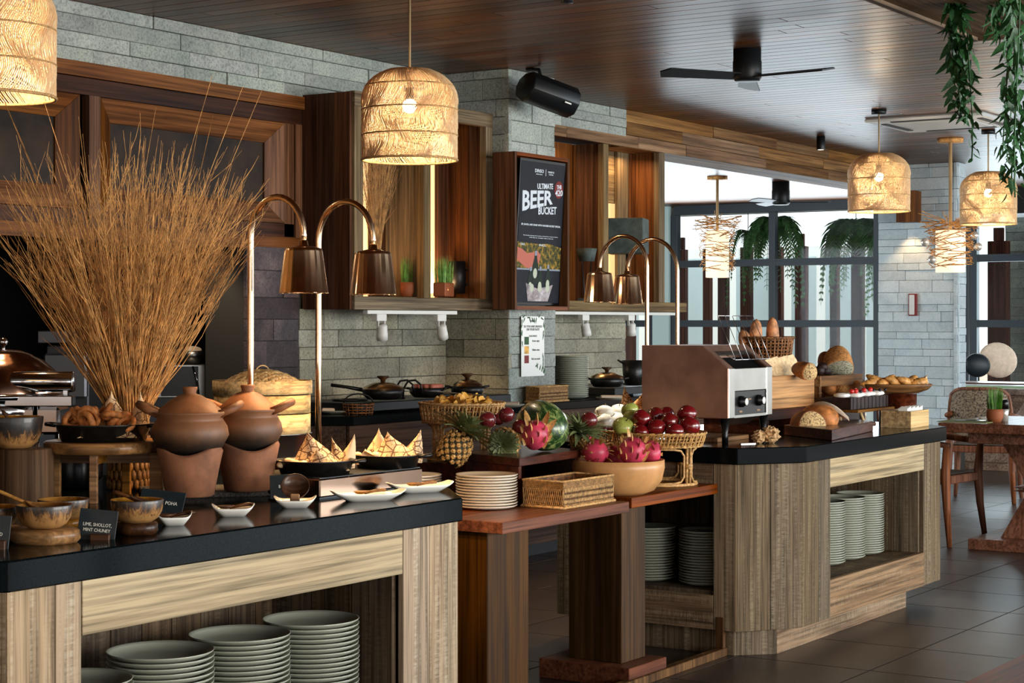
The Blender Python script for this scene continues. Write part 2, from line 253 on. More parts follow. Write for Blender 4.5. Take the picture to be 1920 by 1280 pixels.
# ------------------------------------------------------------------ mesh building
class MB:
    def __init__(s): s.v = []; s.f = []; s.sm = []; s.mi = []; s.cur = 0
    def add(s, vs, fs, smooth=False, M=None):
        o = len(s.v); s.v += [tuple(M @ Vector(p)) if M else tuple(p) for p in vs]
        for q in fs: s.f.append(tuple(i + o for i in q)); s.sm.append(smooth); s.mi.append(s.cur)
        return s
    def box(s, x0, y0, z0, x1, y1, z1, M=None):
        x0, x1 = min(x0, x1), max(x0, x1); y0, y1 = min(y0, y1), max(y0, y1); z0, z1 = min(z0, z1), max(z0, z1)
        vs = [(x0, y0, z0), (x1, y0, z0), (x1, y1, z0), (x0, y1, z0), (x0, y0, z1), (x1, y0, z1), (x1, y1, z1), (x0, y1, z1)]
        return s.add(vs, [(0, 3, 2, 1), (4, 5, 6, 7), (0, 1, 5, 4), (1, 2, 6, 5), (2, 3, 7, 6), (3, 0, 4, 7)], False, M)
    def prism(s, poly, z0, z1, M=None, smooth=False):
        n = len(poly); vs = [(p[0], p[1], z0) for p in poly] + [(p[0], p[1], z1) for p in poly]
        ar = sum(poly[i][0] * poly[(i + 1) % n][1] - poly[(i + 1) % n][0] * poly[i][1] for i in range(n))
        fs = [tuple(range(n))[::-1], tuple(range(n, 2 * n))] + [(i, (i + 1) % n, n + (i + 1) % n, n + i) for i in range(n)]
        if ar < 0: fs = [f[::-1] for f in fs]
        o = len(s.f); s.add(vs, fs, False, M)
        if smooth:
            for k in range(o + 2, len(s.f)): s.sm[k] = True
        return s
    def lathe(s, prof, seg=32, M=None, sx=1, sy=1, fn=None, smooth=True):
        vs = []; fs = []; idx = []
        for r, z in prof:
            if abs(r) < 1e-6: idx.append([len(vs)]); vs.append((0, 0, z))
            else:
                row = []
                for k in range(seg):
                    a = TAU * k / seg; p = (r * math.cos(a) * sx, r * math.sin(a) * sy, z)
                    if fn: p = fn(p, a)
                    row.append(len(vs)); vs.append(p)
                idx.append(row)
        for i in range(len(idx) - 1):
            A, B = idx[i], idx[i + 1]
            for k in range(seg):
                k2 = (k + 1) % seg
                if len(A) == 1 and len(B) == 1: break
                if len(A) == 1: fs.append((A[0], B[k2], B[k]))
                elif len(B) == 1: fs.append((A[k], A[k2], B[0]))
                else: fs.append((A[k], A[k2], B[k2], B[k]))
        return s.add(vs, fs, smooth, M)
    def tube(s, pts, r, seg=8, M=None, closed=False, caps=True, smooth=True):
        pts = [Vector(p) for p in pts]; n = len(pts); rs = r if isinstance(r, (list, tuple)) else [r] * n
        vs = []; fs = []; up = None
        for i, p in enumerate(pts):
            if closed: d = pts[(i + 1) % n] - pts[i - 1]
            else: d = pts[min(i + 1, n - 1)] - pts[max(i - 1, 0)]
            d = d.normalized() if d.length > 1e-9 else Vector((0, 0, 1))
            if up is None:
                up = Vector((0, 0, 1)) if abs(d.z) < .9 else Vector((1, 0, 0))
            sd = d.cross(up)
            if sd.length < 1e-4: sd = d.cross(Vector((0, 1, .3)))
            sd.normalize(); up = sd.cross(d).normalized()
            for k in range(seg):
                a = TAU * k / seg; vs.append(tuple(p + (sd * math.cos(a) + up * math.sin(a)) * rs[i]))
        m = n if closed else n - 1
        for i in range(m):
            j = (i + 1) % n
            for k in range(seg):
                k2 = (k + 1) % seg; fs.append((i * seg + k, i * seg + k2, j * seg + k2, j * seg + k))
        if caps and not closed: fs += [tuple(range(seg))[::-1], tuple((n - 1) * seg + k for k in range(seg))]
        return s.add(vs, [f[::-1] for f in fs], smooth, M)
    def ball(s, r, c=(0, 0, 0), seg=16, rings=10, sx=1, sy=1, sz=1, M=None, fn=None):
        prof = [(r * math.sin(PI * i / rings) if 0 < i < rings else 0, -r * math.cos(PI * i / rings) * sz) for i in range(rings + 1)]
        T = Matrix.Translation(c); T = M @ T if M else T
        return s.lathe(prof, seg, T, sx, sy, fn)
    def blade(s, p, d, up, L, W, bend=0, n=5, taper=1.0, fold=.15, root=.6):
        p = Vector(p); d = Vector(d).normalized(); up = Vector(up); sd = d.cross(up)
        if sd.length < 1e-4: sd = d.cross(Vector((1, .2, 0)))
        sd.normalize(); nr = sd.cross(d).normalized(); vs = []; fs = []
        for i in range(n + 1):
            t = i / n; c = p + d * (L * t) + nr * (-bend * L * t * t)
            wd = W * (root + (1 - root) * min(1, t * 3)) * (1 - t ** 1.6) ** taper * .5 + W * .01
            vs += [tuple(c - sd * wd + nr * wd * fold), tuple(c), tuple(c + sd * wd + nr * wd * fold)]
        for i in range(n):
            a = i * 3; b = a + 3; fs += [(a, a + 1, b + 1, b), (a + 1, a + 2, b + 2, b + 1)]
        return s.add(vs, fs, True)
    def mesh(s, name, mats, bev=0):
        me = bpy.data.meshes.new(name); me.from_pydata(s.v, [], s.f)
        me.polygons.foreach_set('use_smooth', s.sm); me.polygons.foreach_set('material_index', s.mi)
        for m in (mats if isinstance(mats, (list, tuple)) else [mats]): me.materials.append(MATS[m])
        if bev:
            bm = bmesh.new(); bm.from_mesh(me)
            es = [e for e in bm.edges if len(e.link_faces) == 2 and e.calc_face_angle(0) > .6]
            bmesh.ops.bevel(bm, geom=es, offset=bev, segments=1, affect='EDGES', clamp_overlap=True); bm.to_mesh(me); bm.free()
        me.update(); return me
def tag(o, label=None, cat=None, group=None, kind=None):
    for k, v in (('label', label), ('category', cat), ('group', group), ('kind', kind)):
        if v: o[k] = v
    return o
def thing(name, label, cat, loc=(0, 0, 0), rz=0, group=None):
    o = bpy.data.objects.new(name, None); o.empty_display_size = .05; COL.objects.link(o); o.location = loc; o.rotation_euler = (0, 0, rz)
    return tag(o, label, cat, group)
def part(name, mb, mats, parent=None, bev=0, kind=None, label=None, loc=None, rz=0, me=None):
    me = me or mb.mesh(name, mats, bev); o = bpy.data.objects.new(name, me); COL.objects.link(o)
    if parent: o.parent = parent
    if loc: o.location = loc
    if rz: o.rotation_euler = (0, 0, rz)
    return tag(o, label, None, None, kind)
def single(name, mb, mats, label, cat, loc=(0, 0, 0), rz=0, group=None, bev=0, kind=None, me=None, rot=None):
    o = part(name, mb, mats, None, bev, kind, me=me); o.location = loc; o.rotation_euler = rot or (0, 0, rz)
    return tag(o, label, cat, group)
def dup(r, loc=None, rz=None, label=None, group=None, scale=None):
    c = r.copy(); COL.objects.link(c)
    if loc is not None: c.location = loc
    if rz is not None: c.rotation_euler = (r.rotation_euler[0], r.rotation_euler[1], rz)
    if scale: c.scale = (scale,) * 3
    if label: c['label'] = label
    if group: c['group'] = group
    for ch in r.children:
        k = ch.copy(); COL.objects.link(k); k.parent = c
        for g in ch.children:
            q = g.copy(); COL.objects.link(q); q.parent = k
    return c
def structure(name, mb, mats, parent=None):
    return part(name, mb, mats, parent, kind=None if parent else 'structure')
def text(body, parent, mat, size, M, name='lettering', extrude=.0004, align='CENTER', sx=1, bold=0):
    cu = bpy.data.curves.new(name, 'FONT'); cu.body = body; cu.size = size; cu.extrude = extrude; cu.align_x = align; cu.align_y = 'CENTER'; cu.resolution_u = 2; cu.offset = bold
    cu.materials.append(MATS[mat]); tmp = bpy.data.objects.new(name, cu); me = bpy.data.meshes.new_from_object(tmp); bpy.data.objects.remove(tmp)
    o = bpy.data.objects.new(name, me); COL.objects.link(o); o.parent = parent
    o.matrix_local = M @ Matrix.Diagonal((sx, 1, 1, 1)); return o

# ================================================================== THE SETTING
CZ = 3.02
def floor_():
    f = structure('floor', MB().box(-5, -4, -.2, 24, 14, -.006), 'dark_joint')
    me = {}
    def tile(x, y, w, d):
        key = (round(w, 3), round(d, 3))
        if key not in me: me[key] = MB().box(0, 0, -.006, w - .006, d - .006, 0).mesh('tile', 'tile_stone', .0015)
        return part('tile', None, None, f, me=me[key], loc=(x, y, 0))
    T = .6
    for i in range(17):
        for j in range(11):
            x = 8.94 + (i - 6) * T + (.0 if j % 2 else .3) * 0; y = 2.92 + (j - 3) * T
            if pxin(x, y): tile(x, y, T, T)
    m = MB()
    for i in range(-12, 24):
        for j in range(-11, 19):
            x = 8.94 + (i - 6) * T; y = 2.92 + (j - 3) * T
            if -5 < x < 23.3 and -4 < y < 13.3 and not (0 <= i < 17 and 0 <= j < 11 and pxin(x, y)): m.box(x, y, -.006, x + T - .006, y + T - .006, 0)
    part('far_tiles', m, 'tile_stone', f, kind='stuff')
def pxin(x, y):
    X = x * SA - y * CA; Y = x * CA + y * SA
    return Y > 4 and -400 < 960 + F_PX * X / Y < 2150 and 3.2 < HC * F_PX / Y / 170 + 2 and HOR + F_PX * HC / Y < 1420
floor_()
def ceiling_():
    c = structure('ceiling', MB().box(-5, -4.2, CZ + .012, 24, 14, CZ + .3), 'ceiling_gap')
    W = .118; m = MB(); i = 0; x = 5.5; r = random.Random(3)
    while x < 23.6:
        joints = [-4.2, r.uniform(1.0, 4.5), r.uniform(4.9, 7.4), 13.8]
        for k in range(3):
            a, b = joints[k] + .002, joints[k + 1] - .002
            if k == 2 and x < 9 : b = min(b, 6.7)
            if k == 0: a = max(a, -1.5)
            if x < 16.8 and not (k == 2 and x < 12) and i < 290:
                part('ceiling_plank', MB().box(x, a, CZ - .0, x + W - .005, b, CZ + .02), 'ceiling_wood', c, bev=.002); i += 1
            else: m.box(x, a, CZ, x + W - .005, b, CZ + .02)
        m.box(x, -4.2, CZ, x + W - .005, -1.5, CZ + .02); x += W
    x = 5.5 - W
    while x > -5: m.box(x, -4.2, CZ, x + W - .005, 7, CZ + .02); x -= W
    part('far_planks', m, 'ceiling_wood', c, kind='stuff')
ceiling_()

def courses(parent, mat, u0, u1, z0, z1, place, seed, hs=(.065, .1, .13, .155), ls=(.3, .75), name='stone'):
    r = random.Random(seed); z = z0; g = .003
    while z < z1 - .02:
        h = r.choice(hs)
        if z + h > z1 - .04: h = z1 - z
        u = u0; first = True
        while u < u1 - .01:
            L = r.uniform(*ls) * (r.random() * .6 + .3 if first else 1); first = False
            if u + L > u1 - .12: L = u1 - u
            p = r.uniform(0, .009); m = MB(); place(m, u + g / 2, u + L - g / 2, z + g / 2, z + h - g / 2, p)
            part(name, m, mat, parent, bev=.0025); u += L
        z += h
def fy(y):  # face looking towards -y
    return lambda m, a, b, z0, z1, p: m.box(a, y - p, z0, b, y + .03, z1)
def fx(x):  # face looking towards -x
    return lambda m, a, b, z0, z1, p: m.box(x - p, a, z0, x + .03, b, z1)
WB = 6.65
wb = structure('wall_back', MB().box(-5, WB + .02, 2.70, 9.33, WB + .3, CZ).box(9.33, WB + .02, 2.76, 11.62, WB + .3, CZ).box(-5, WB + .02, .0, 3.2, WB + .3, 2.7)
               .box(7.46, WB + .02, 0, 7.93, WB + .3, 1.86).box(7.93, WB + .02, 0, 9.36, WB + .3, 2.7).box(9.3, 6.93, 0, 12.05, 7.15, 1.6), 'joint')
courses(wb, 'grey_stone', 4.9, 9.33, 2.715, CZ, fy(WB), 5, (.075, .085, .08))
courses(wb, 'grey_stone', 9.88, 11.62, 2.82, CZ, fy(WB), 6, (.065, .07))
courses(wb, 'splash_stone', 7.9, 9.33, .93, 1.53, fy(WB), 8, (.07, .1, .12, .09))
courses(wb, 'splash_stone', 9.88, 12.05, .93, 1.53, fy(6.9), 9, (.08, .1, .12))
courses(wb, 'pier_stone', 7.46, 7.9, .93, 1.87, fy(WB), 10, (.1, .12, .15), (.45, .5))
# the kitchen seen through the hatch
structure('wall_kitchen', MB().box(2.6, 9.4, 0, 9.3, 9.5, 2.9).box(2.6, 6.95, 0, 2.7, 9.4, 2.9).box(9.2, 6.95, 0, 9.3, 9.4, 2.9).box(2.6, 6.95, 2.75, 9.3, 9.4, 2.9), 'kitchen_black')
# stone column with the screen
pc = structure('pillar', MB().box(9.35, 6.19, 0, 9.86, 6.95, CZ), 'joint'); pc.name = 'wall_pillar'
courses(pc, 'splash_stone', 6.17, 6.68, .93, 1.53, fx(9.335), 11, (.085, .11, .13), (.3, .5))
courses(pc, 'grey_stone', 6.17, 6.68, 1.53, CZ, fx(9.335), 12, (.085, .11, .13), (.3, .5))
courses(pc, 'grey_stone', 9.33, 9.87, .93, CZ, fy(6.175), 13, (.085, .11, .13), (.35, .6))
# wood clad beam
bm_ = structure('beam', MB().box(11.62, WB + .02, 2.757, 17.19, WB + .33, CZ), 'ceiling_gap'); bm_.name = 'trim_beam'
r = random.Random(4)
for z0, z1 in ((2.747, 2.835), (2.838, 2.93), (2.933, CZ)):
    x = 11.62 if z0 > 2.8 else 9.9
    while x < 17.18:
        L = min(r.uniform(.7, 1.5), 17.18 - x)
        if 17.18 - x - L < .4: L = 17.18 - x
        p = r.uniform(0, .008); part('beam_board', MB().box(x, WB - p, z0, x + L - .002, WB + .03, z1), 'beam_wood', bm_, bev=.002); x += L
part('soffit_board', MB().box(11.6, WB + .03, 2.747, 17.18, WB + .34, 2.765), 'beam_wood', bm_)
part('beam_end_block', MB().box(16.98, 6.47, 2.44, 17.16, 6.66, 2.745), 'brown_z', bm_)
light('beam_downlight', 'SPOT', (17.05, 6.56, 2.42), 14, WARM, (17.1, 6.6, 0), .03, spot=1.6)
# far stone pillar
pf = structure('wall_far_pillar', MB().box(17.21, 6.12, 0, 17.42, 6.91, CZ), 'joint')
courses(pf, 'pale_stone', 6.10, 6.93, 0, CZ, fx(17.19), 14, (.07, .1, .12), (.2, .55))
courses(pf, 'pale_stone', 17.17, 17.43, 0.6, CZ, fy(6.115), 15, (.07, .1, .12), (.25, .3))
structure('wall_right', MB().box(22.2, 1.5, 0, 22.3, 3.9, CZ), 'pale_stone')
structure('wall_side', MB().box(12.3, 13.6, 0, 22, 13.7, CZ), 'white_paint')
m = MB().box(-5.1, -4.2, 0, -5, 7, .9).box(-5.1, -4.2, 2.4, -5, 7, CZ)
for k in range(8): m.box(-5.1, -4.2 + k * 1.55, .9, -5, -3.85 + k * 1.55, 2.4).box(-5.07, -3.2 + k * 1.55, .9, -5.03, -3.12 + k * 1.55, 2.4)
m.box(-5.07, -4.2, 1.6, -5.03, 7, 1.66); structure('wall_left', m, 'honey_wood')
light('warm_ambient_fill', 'AREA', (-2.0, 2.5, 2.95), 60, WARM, (-2.0, 2.5, 0), 2.5, 2.5)  # unseen added lamp for warm ambient light and reflections, no fitting here
# window walls
def window(nm, ys, zs, x=21.7, top=.12):
    g = MB(); y0, y1 = min(ys), max(ys)
    o = structure(nm, MB().box(x - .05, y0, 0, x + .05, y1, .08).box(x - .06, y0, zs[-1], x + .06, y1, zs[-1] + top), 'frame_metal')
    for y in ys: part('mullion', MB().box(x - .055, y - .045, 0, x + .05, y + .045, zs[-1]), 'frame_metal', o, bev=.004)
    for z in zs[:-1]: part('transom', MB().box(x - .045, y0, z - .045, x + .03, y1, z + .045).box(x - .06, y0, z + .02, x + .01, y1, z + .045), 'frame_metal', o)
    ys = sorted(ys); zz = [.08] + list(zs)
    for a, b in zip(ys, ys[1:]):
        for c, d in zip(zz, zz[1:]): part('pane', MB().box(x + .01, a + .04, c, x + .016, b - .04, d), 'pane_glass', o)
window('window_1', [11.64, 10.2, 8.75, 7.6], [1.44, 2.24, 2.9])
window('window_2', [7.5, 4.6, 3.9], [1.44, 2.24, 2.9])
structure('trim_window_jamb', MB().box(21.6, 11.7, 0, 21.8, 11.95, CZ), 'pale_panel')
window('window_3', [13.55, 12.75, 11.97], [1.44, 2.24, 2.9])
# ------------------------------------------------------------------ outside the windows
structure('trim_header', MB().box(20.8, 3.9, 2.72, 21.6, 7.4, CZ), 'kitchen_black')
so = structure('wall_outside_stone', MB().box(24.33, 4.0, 0, 24.6, at(1884, 600, a=24.3).y, 2.9), 'joint'); courses(so, 'grey_stone', 5.6, at(1884, 600, a=24.3).y, 0, 2.9, fx(24.32), 16, (.12, .14), (.5, .9))
structure('ground', MB().box(22.0, -10, -.3, 60, 40, -.05), 'ground_out')
cn = structure('trim_canopy', MB().box(22.3, 4.0, 3.04, 23.7, 12.2, 3.10), 'beam_wood')
structure('wall_outside', MB().box(27.5, 9.9, 0, 27.6, 20, 2.7), 'outside_wall')
r = random.Random(5)
y = 15.4; k = 0
while y > 5.2:
    wd = r.uniform(.10, .17) if y > 9.9 else r.uniform(.2, .36)
    hh = 2.6 if y > 10.2 else r.uniform(2.35, 2.7)
    single('screen_post', MB().box(-.06, -wd / 2, 0, .06, wd / 2, hh).box(-.03, -wd / 4, hh, .03, wd / 4, hh + .18), 'outside_post',
           'tall dark brown wooden post of the screen outside the window', 'post', (23.9 + r.uniform(0, .25), y, -.05), 0, 'brown posts outside the windows', bev=.008)
    y -= wd + (r.uniform(.22, .34) if y > 9.9 else r.uniform(.22, .4)); k += 1
for i, (y, wd) in enumerate(((14.6, .8), (13.2, .5), (12.2, .55), (11.35, .4), (10.75, .5), (10.2, .3))):
    single('glass_screen', MB().box(0, -wd / 2, 0, .03, wd / 2, 2.5), 'frosted_panel', 'pale green frosted panel standing behind the outdoor posts', 'panel', (25.2, y, -.05), 0, 'frosted panels outside', bev=.004)
def fern(name, label, loc, n, L, seed, group=None, W=.06, drop=1.0):
    r = random.Random(seed); m = MB(); st = MB()
    for i in range(n):
        an = r.uniform(0, TAU); ln = L * r.uniform(.5, 1); pts = []
        for k in range(9):
            t = k / 8; pts.append(Vector((math.cos(an) * ln * .45 * math.sin(t * 1.5), math.sin(an) * ln * .45 * math.sin(t * 1.5), .25 * ln * math.sin(t * 2.6) - drop * ln * t * t)))
        st.tube(pts, .004, 3, caps=False)
        for k in range(30):
            t = (k + 1) / 31; f = t * 8; q = int(f); p = pts[q].lerp(pts[q + 1], f - q); d = (pts[q + 1] - pts[q]).normalized()
            for s in (-1, 1):
                sd = d.cross(Vector((math.cos(an), math.sin(an), .4))).normalized() * s
                m.blade(p, sd + d * .5, (0, 0, 1), W * 2.2 * math.sin(PI * min(.95, t + .12)) + .02, W * .5, .3, 2)
    o = thing(name, label, 'plant', loc, 0, group); part('fronds', m, 'fern_leaf', o, kind='stuff'); part('stalks', st, 'fern_leaf', o, kind='stuff'); part('hanger', MB().tube([(0, 0, 0), (0, 0, 3.04 - loc[2])], .006, 5), 'black_metal', o); return o
fern('fern', 'bushy green fern hanging outside the right half of the window', (22.9, 9.55, 2.75), 30, 1.25, 1, W=.12)
fern('fern', 'pale green fern high outside the window beside its central mullion', (22.9, 10.75, 2.85), 16, 1.05, 2, W=.11, drop=1.3)
fern('fern', 'thin trailing fern outside the window beside the grey pillar', (22.7, 8.9, 2.7), 9, 1.2, 3, W=.08, drop=1.4)
fern('fern', 'sparse fern trailing outside the window above the nest-like lamp', (23.0, 11.2, 2.7), 8, .9, 7, W=.07, drop=1.4)

# panelled hatch surround on the left of the back wall
hs = structure('trim_hatch', MB().box(-1, WB - .02, 2.655, 7.93, WB + .02, 2.727), 'brown_x')
part('lower_lintel', MB().box(-1, WB + .0, 2.57, 7.93, WB + .03, 2.652), 'brown_dark_x', hs)
part('bottom_rail', MB().box(-1, WB + .0, 1.86, 7.93, WB + .06, 1.93), 'brown_x', hs); part('bottom_rail', MB().box(-1, WB + .01, 1.932, 7.93, WB + .05, 2.005), 'brown_dark_x', hs)
part('stile', MB().box(7.79, WB + .01, 1.93, 7.87, WB + .05, 2.57), 'brown_z', hs); part('stile', MB().box(7.875, WB + .0, 1.93, 7.93, WB + .05, 2.57), 'brown_z', hs)
part('stile', MB().box(6.31, WB + .0, 1.93, 6.385, WB + .05, 2.57), 'brown_z', hs)
part('hatch_shadow_gap', MB().box(-1, WB + .07, 1.9, 7.93, WB + .09, 2.6), 'kitchen_black', hs)
def mitred(x0, x1, z0, z1, w, y, dp, mats, parent):
    a, b, c, d = (x0, z0), (x1, z0), (x1, z1), (x0, z1); A, B, C_, D = (x0 + w, z0 + w), (x1 - w, z0 + w), (x1 - w, z1 - w), (x0 + w, z1 - w)
    for q, mt in (((a, b, B, A), mats[0]), ((b, c, C_, B), mats[1]), ((c, d, D, C_), mats[0]), ((d, a, A, D), mats[1])):
        vs = [(q[0][0], y, q[0][1]), (q[1][0], y, q[1][1]), (q[2][0], y + dp, q[2][1]), (q[3][0], y + dp, q[3][1])]
        vs += [(v[0], y + dp + .03, v[2]) for v in vs]
        part('mitred_board', MB().add(vs, [(0, 1, 2, 3), (7, 6, 5, 4), (0, 4, 5, 1), (1, 5, 6, 2), (2, 6, 7, 3), (3, 7, 4, 0)]), mt, parent, bev=.0015)
    part('inset_panel', MB().box(x0 + w - .01, y + dp + .01, z0 + w - .01, x1 - w + .01, y + dp + .03, z1 - w + .01), 'dark_panel', parent)
mitred(6.39, 7.785, 2.008, 2.568, .115, WB + .005, .05, ('brown_x', 'brown_z'), hs)
mitred(4.86, 6.255, 2.008, 2.568, .115, WB + .005, .05, ('brown_x', 'brown_z'), hs)
mitred(3.3, 4.75, 2.008, 2.568, .115, WB + .005, .05, ('brown_x', 'brown_z'), hs)

# ================================================================== WALL CABINETS
def wall_cabinet():
    c = thing('wall_cabinet', 'open wooden wall cabinet with backlit planks left of the stone pillar', 'cabinet', (0, 0, 0))
    y0 = 6.29; xs = [7.955, 8.055, 8.60, 8.68, 9.24, 9.33]
    for k in range(3):
        part('side_plank', MB().box(7.935 + .0, y0 + .02 + k * .115, 1.525, 7.965, y0 + .02 + (k + 1) * .115 - .003, 2.74), 'panel_plank', c, bev=.001)
    part('top_rail', MB().box(7.955, y0, 2.66, 9.33, y0 + .045, 2.745), 'frame_grey_x', c, bev=.002)
    part('bottom_rail', MB().box(7.955, y0, 1.525, 9.33, y0 + .045, 1.595), 'frame_grey_x', c, bev=.002)
    part('top_board', MB().box(7.955, y0 + .05, 2.72, 9.33, WB, 2.74), 'brown_x', c); part('shelf', MB().box(7.955, y0 + .05, 1.565, 9.33, WB, 1.60), 'frame_grey_x', c)
    for a, b in ((7.955, 8.035), (8.61, 8.68), (9.26, 9.33)): part('jamb', MB().box(a, y0 + .002, 1.595, b, y0 + .05, 2.66), 'frame_grey_z', c, bev=.002)
    part('divider', MB().box(8.63, y0 + .05, 1.6, 8.66, WB - .04, 2.72), 'frame_grey_z', c)
    part('light_panel', MB().box(7.97, WB - .03, 1.6, 9.32, WB - .02, 2.5), 'backlight', c)
    for a, b in ((8.49, 8.62), (8.624, 8.75), (8.754, 8.98), (9.165, 9.325), (7.97, 8.30)):
        part('back_plank', MB().box(a, WB - .06, 1.6, b, WB - .035, 2.72), 'panel_plank', c, bev=.001)
    part('back_plank', MB().box(7.97, WB - .07, 2.5, 9.32, WB - .062, 2.72), 'frame_grey_x', c)
    for k in range(3): part('side_plank', MB().box(9.28, y0 + .05 + k * .1, 1.6, 9.30, y0 + .147 + k * .1, 2.72), 'panel_plank', c)
wall_cabinet()
def wall_cabinet2():
    c = thing('wall_cabinet', 'open wooden wall cabinet under the beam, right of the hanging screen', 'cabinet', (0, 0, 0))
    for a, b in ((9.9, 9.97), (11.30, 11.37), (12.13, 12.22)): part('jamb', MB().box(a, 6.652, 1.6, b, 6.70, 2.745), 'frame_grey_z', c, bev=.002)
    part('shelf', MB().box(9.88, 6.42, 1.53, 12.14, 7.02, 1.6), 'frame_grey_x', c, bev=.003)
    part('light_panel', MB().box(9.9, 6.985, 1.6, 12.2, 7.0, 2.36), 'backlight', c)
    part('header_board', MB().box(9.9, 6.93, 2.36, 12.2, 6.98, 2.75), 'frame_grey_x', c)
    for a, b, mt in ((9.95, 10.32, 'brown_z'), (10.42, 10.62, 'panel_plank'), (10.624, 10.9, 'brown_z'), (10.904, 11.27, 'brown_z'), (11.30, 11.46, 'brown_z'), (11.464, 11.70, 'panel_plank'), (11.93, 12.10, 'frame_grey_z'), (12.12, 12.16, 'brown_z')):
        part('back_plank', MB().box(a, 6.90, 1.6, b, 6.925, 2.75), mt, c, bev=.001)
    part('divider', MB().box(11.32, 6.70, 1.6, 11.35, 6.98, 2.75), 'brown_z', c); part('side_plank', MB().box(12.15, 6.70, 1.6, 12.18, 6.98, 2.75), 'brown_z', c)
wall_cabinet2()
light('shelf_light', 'AREA', (8.30, 6.50, 1.64), 7, WARM, (8.15, 6.62, 2.6), .25, .1)
light('shelf_light', 'AREA', (9.05, 6.50, 1.64), 7, WARM, (8.95, 6.62, 2.6), .3, .1)
light('shelf_light', 'AREA', (10.7, 6.80, 2.70), 6, WARM, (10.7, 6.9, 1.6), .6, .1)
light('shelf_light', 'AREA', (11.8, 6.80, 2.70), 5, WARM, (11.8, 6.9, 1.6), .4, .1)
# objects standing in the cabinets
def grass_pot(name, label, loc, r, h, gh, seed, group=None, rect=False, n=110, box=None):
    o = thing(name, label, 'plant', loc, 0.3, group)
    if rect: part('pot', MB().box(-r * 1.7, -r * .8, 0, r * 1.7, r * .8, h), 'pot_clay', o, bev=.006)
    else: part('pot', MB().lathe([(0, 0), (r * .72, 0), (r * .95, h * .35), (r, h * .7), (r * .93, h), (r * .82, h), (r * .8, h * .85), (0, h * .85)], 24), 'pot_clay', o)
    rr = random.Random(seed); m = MB()
    for k in range(n):
        a = rr.uniform(0, TAU); q = r * .8 * math.sqrt(rr.random()); x, y = math.cos(a) * q, math.sin(a) * q
        if rect: x = rr.uniform(-1.6, 1.6) * r; y = rr.uniform(-.7, .7) * r
        m.blade((x, y, h * .8), (x * 2.2 + rr.uniform(-.14, .14) * r * 8, y * 2 + rr.uniform(-.14, .14) * r * 8, 1.0 * gh * 9), (math.cos(a + 1.3), math.sin(a + 1.3), .1), gh * rr.uniform(.8, 1.12), r * .085, rr.uniform(-.12, .12), 3, 1, .1)
    part('grass_blades', m, 'grass', o, kind='stuff'); return o
grass_pot('potted_grass', 'round clay pot of green grass in the wall cabinet, behind the copper lamp', at(764, 556, b=6.42), .045, .085, .16, 1)
grass_pot('potted_grass', 'long clay trough of green grass in the right bay of the wall cabinet', at(832, 556, b=6.42), .05, .085, .17, 2, rect=True, n=160)
m = MB(); m.lathe([(0, 0), (.05, 0), (.055, .1), (.05, .2), (.045, .2), (.04, .02), (0, .02)], 20)
p = thing('jug', 'dark jug standing behind the grass trough in the wall cabinet', 'jug', at(857, 550, b=6.5)); part('body', m, 'black_metal', p)
part('handle', MB().tube([(.045 + .045 * math.sin(k * PI / 6), 0, .1 - .05 * math.cos(k * PI / 6)) for k in range(7)], .006, 6), 'black_metal', p, rz=FACE)
def twigs(m, r, n, r0, r1, H, bend=.15, th=.0022, branch=1.0, wob=.02, flat=1.0):
    for k in range(n):
        a = r.uniform(0, TAU); q = math.sqrt(r.random()); L = H * r.uniform(.62, 1.0) * (1 - .18 * q)
        x0, y0 = math.cos(a) * q * r0, math.sin(a) * q * r0; x1, y1 = math.cos(a) * q * r1 * r.uniform(.85, 1.15), math.sin(a) * q * r1 * r.uniform(.85, 1.15) * flat
        pts = []; wx, wy = r.uniform(-1, 1) * wob, r.uniform(-1, 1) * wob
        for i in range(7):
            t = i / 6; s = t ** (1 + bend); pts.append(Vector((x0 + (x1 - x0) * s + wx * math.sin(t * 5 + a), y0 + (y1 - y0) * s + wy * math.sin(t * 6 + a), L * t)))
        m.tube(pts, [th * (1 - .75 * i / 6) for i in range(7)], 3, caps=False)
        for j in range(int(branch * r.uniform(2, 6))):
            t = r.uniform(.35, .95) * 6; i = int(t); p = pts[i].lerp(pts[min(6, i + 1)], t - i); d = (pts[min(6, i + 1)] - pts[i]).normalized()
            e = p + (d + Vector((r.uniform(-.5, .5), r.uniform(-.5, .5), r.uniform(0, .3)))).normalized() * H * r.uniform(.05, .15)
            mid = p.lerp(e, .5) + Vector((r.uniform(-.008, .008), r.uniform(-.008, .008), 0)); m.tube([p, mid, e], [th * .55, th * .45, th * .25], 3, caps=False)
b = at(700, 553, b=6.47); v = thing('vase', 'slim vase in the wall cabinet, behind the copper lamp shade', 'vase', b)
part('body', MB().lathe([(0, 0), (.05, 0), (.06, .1), (.035, .2), (.03, .2), (0, .19)], 16), 'terracotta', v)
m = MB(); twigs(m, random.Random(9), 170, .022, .22, 1.0, .5, .0016, .6, .01, .45)
single('dried_grass', m, 'grass_dry', 'bunch of pale dried grass standing in the wall cabinet behind the pendant', 'dried plants', b + Vector((0, -.02, .19)), 0, kind='stuff')
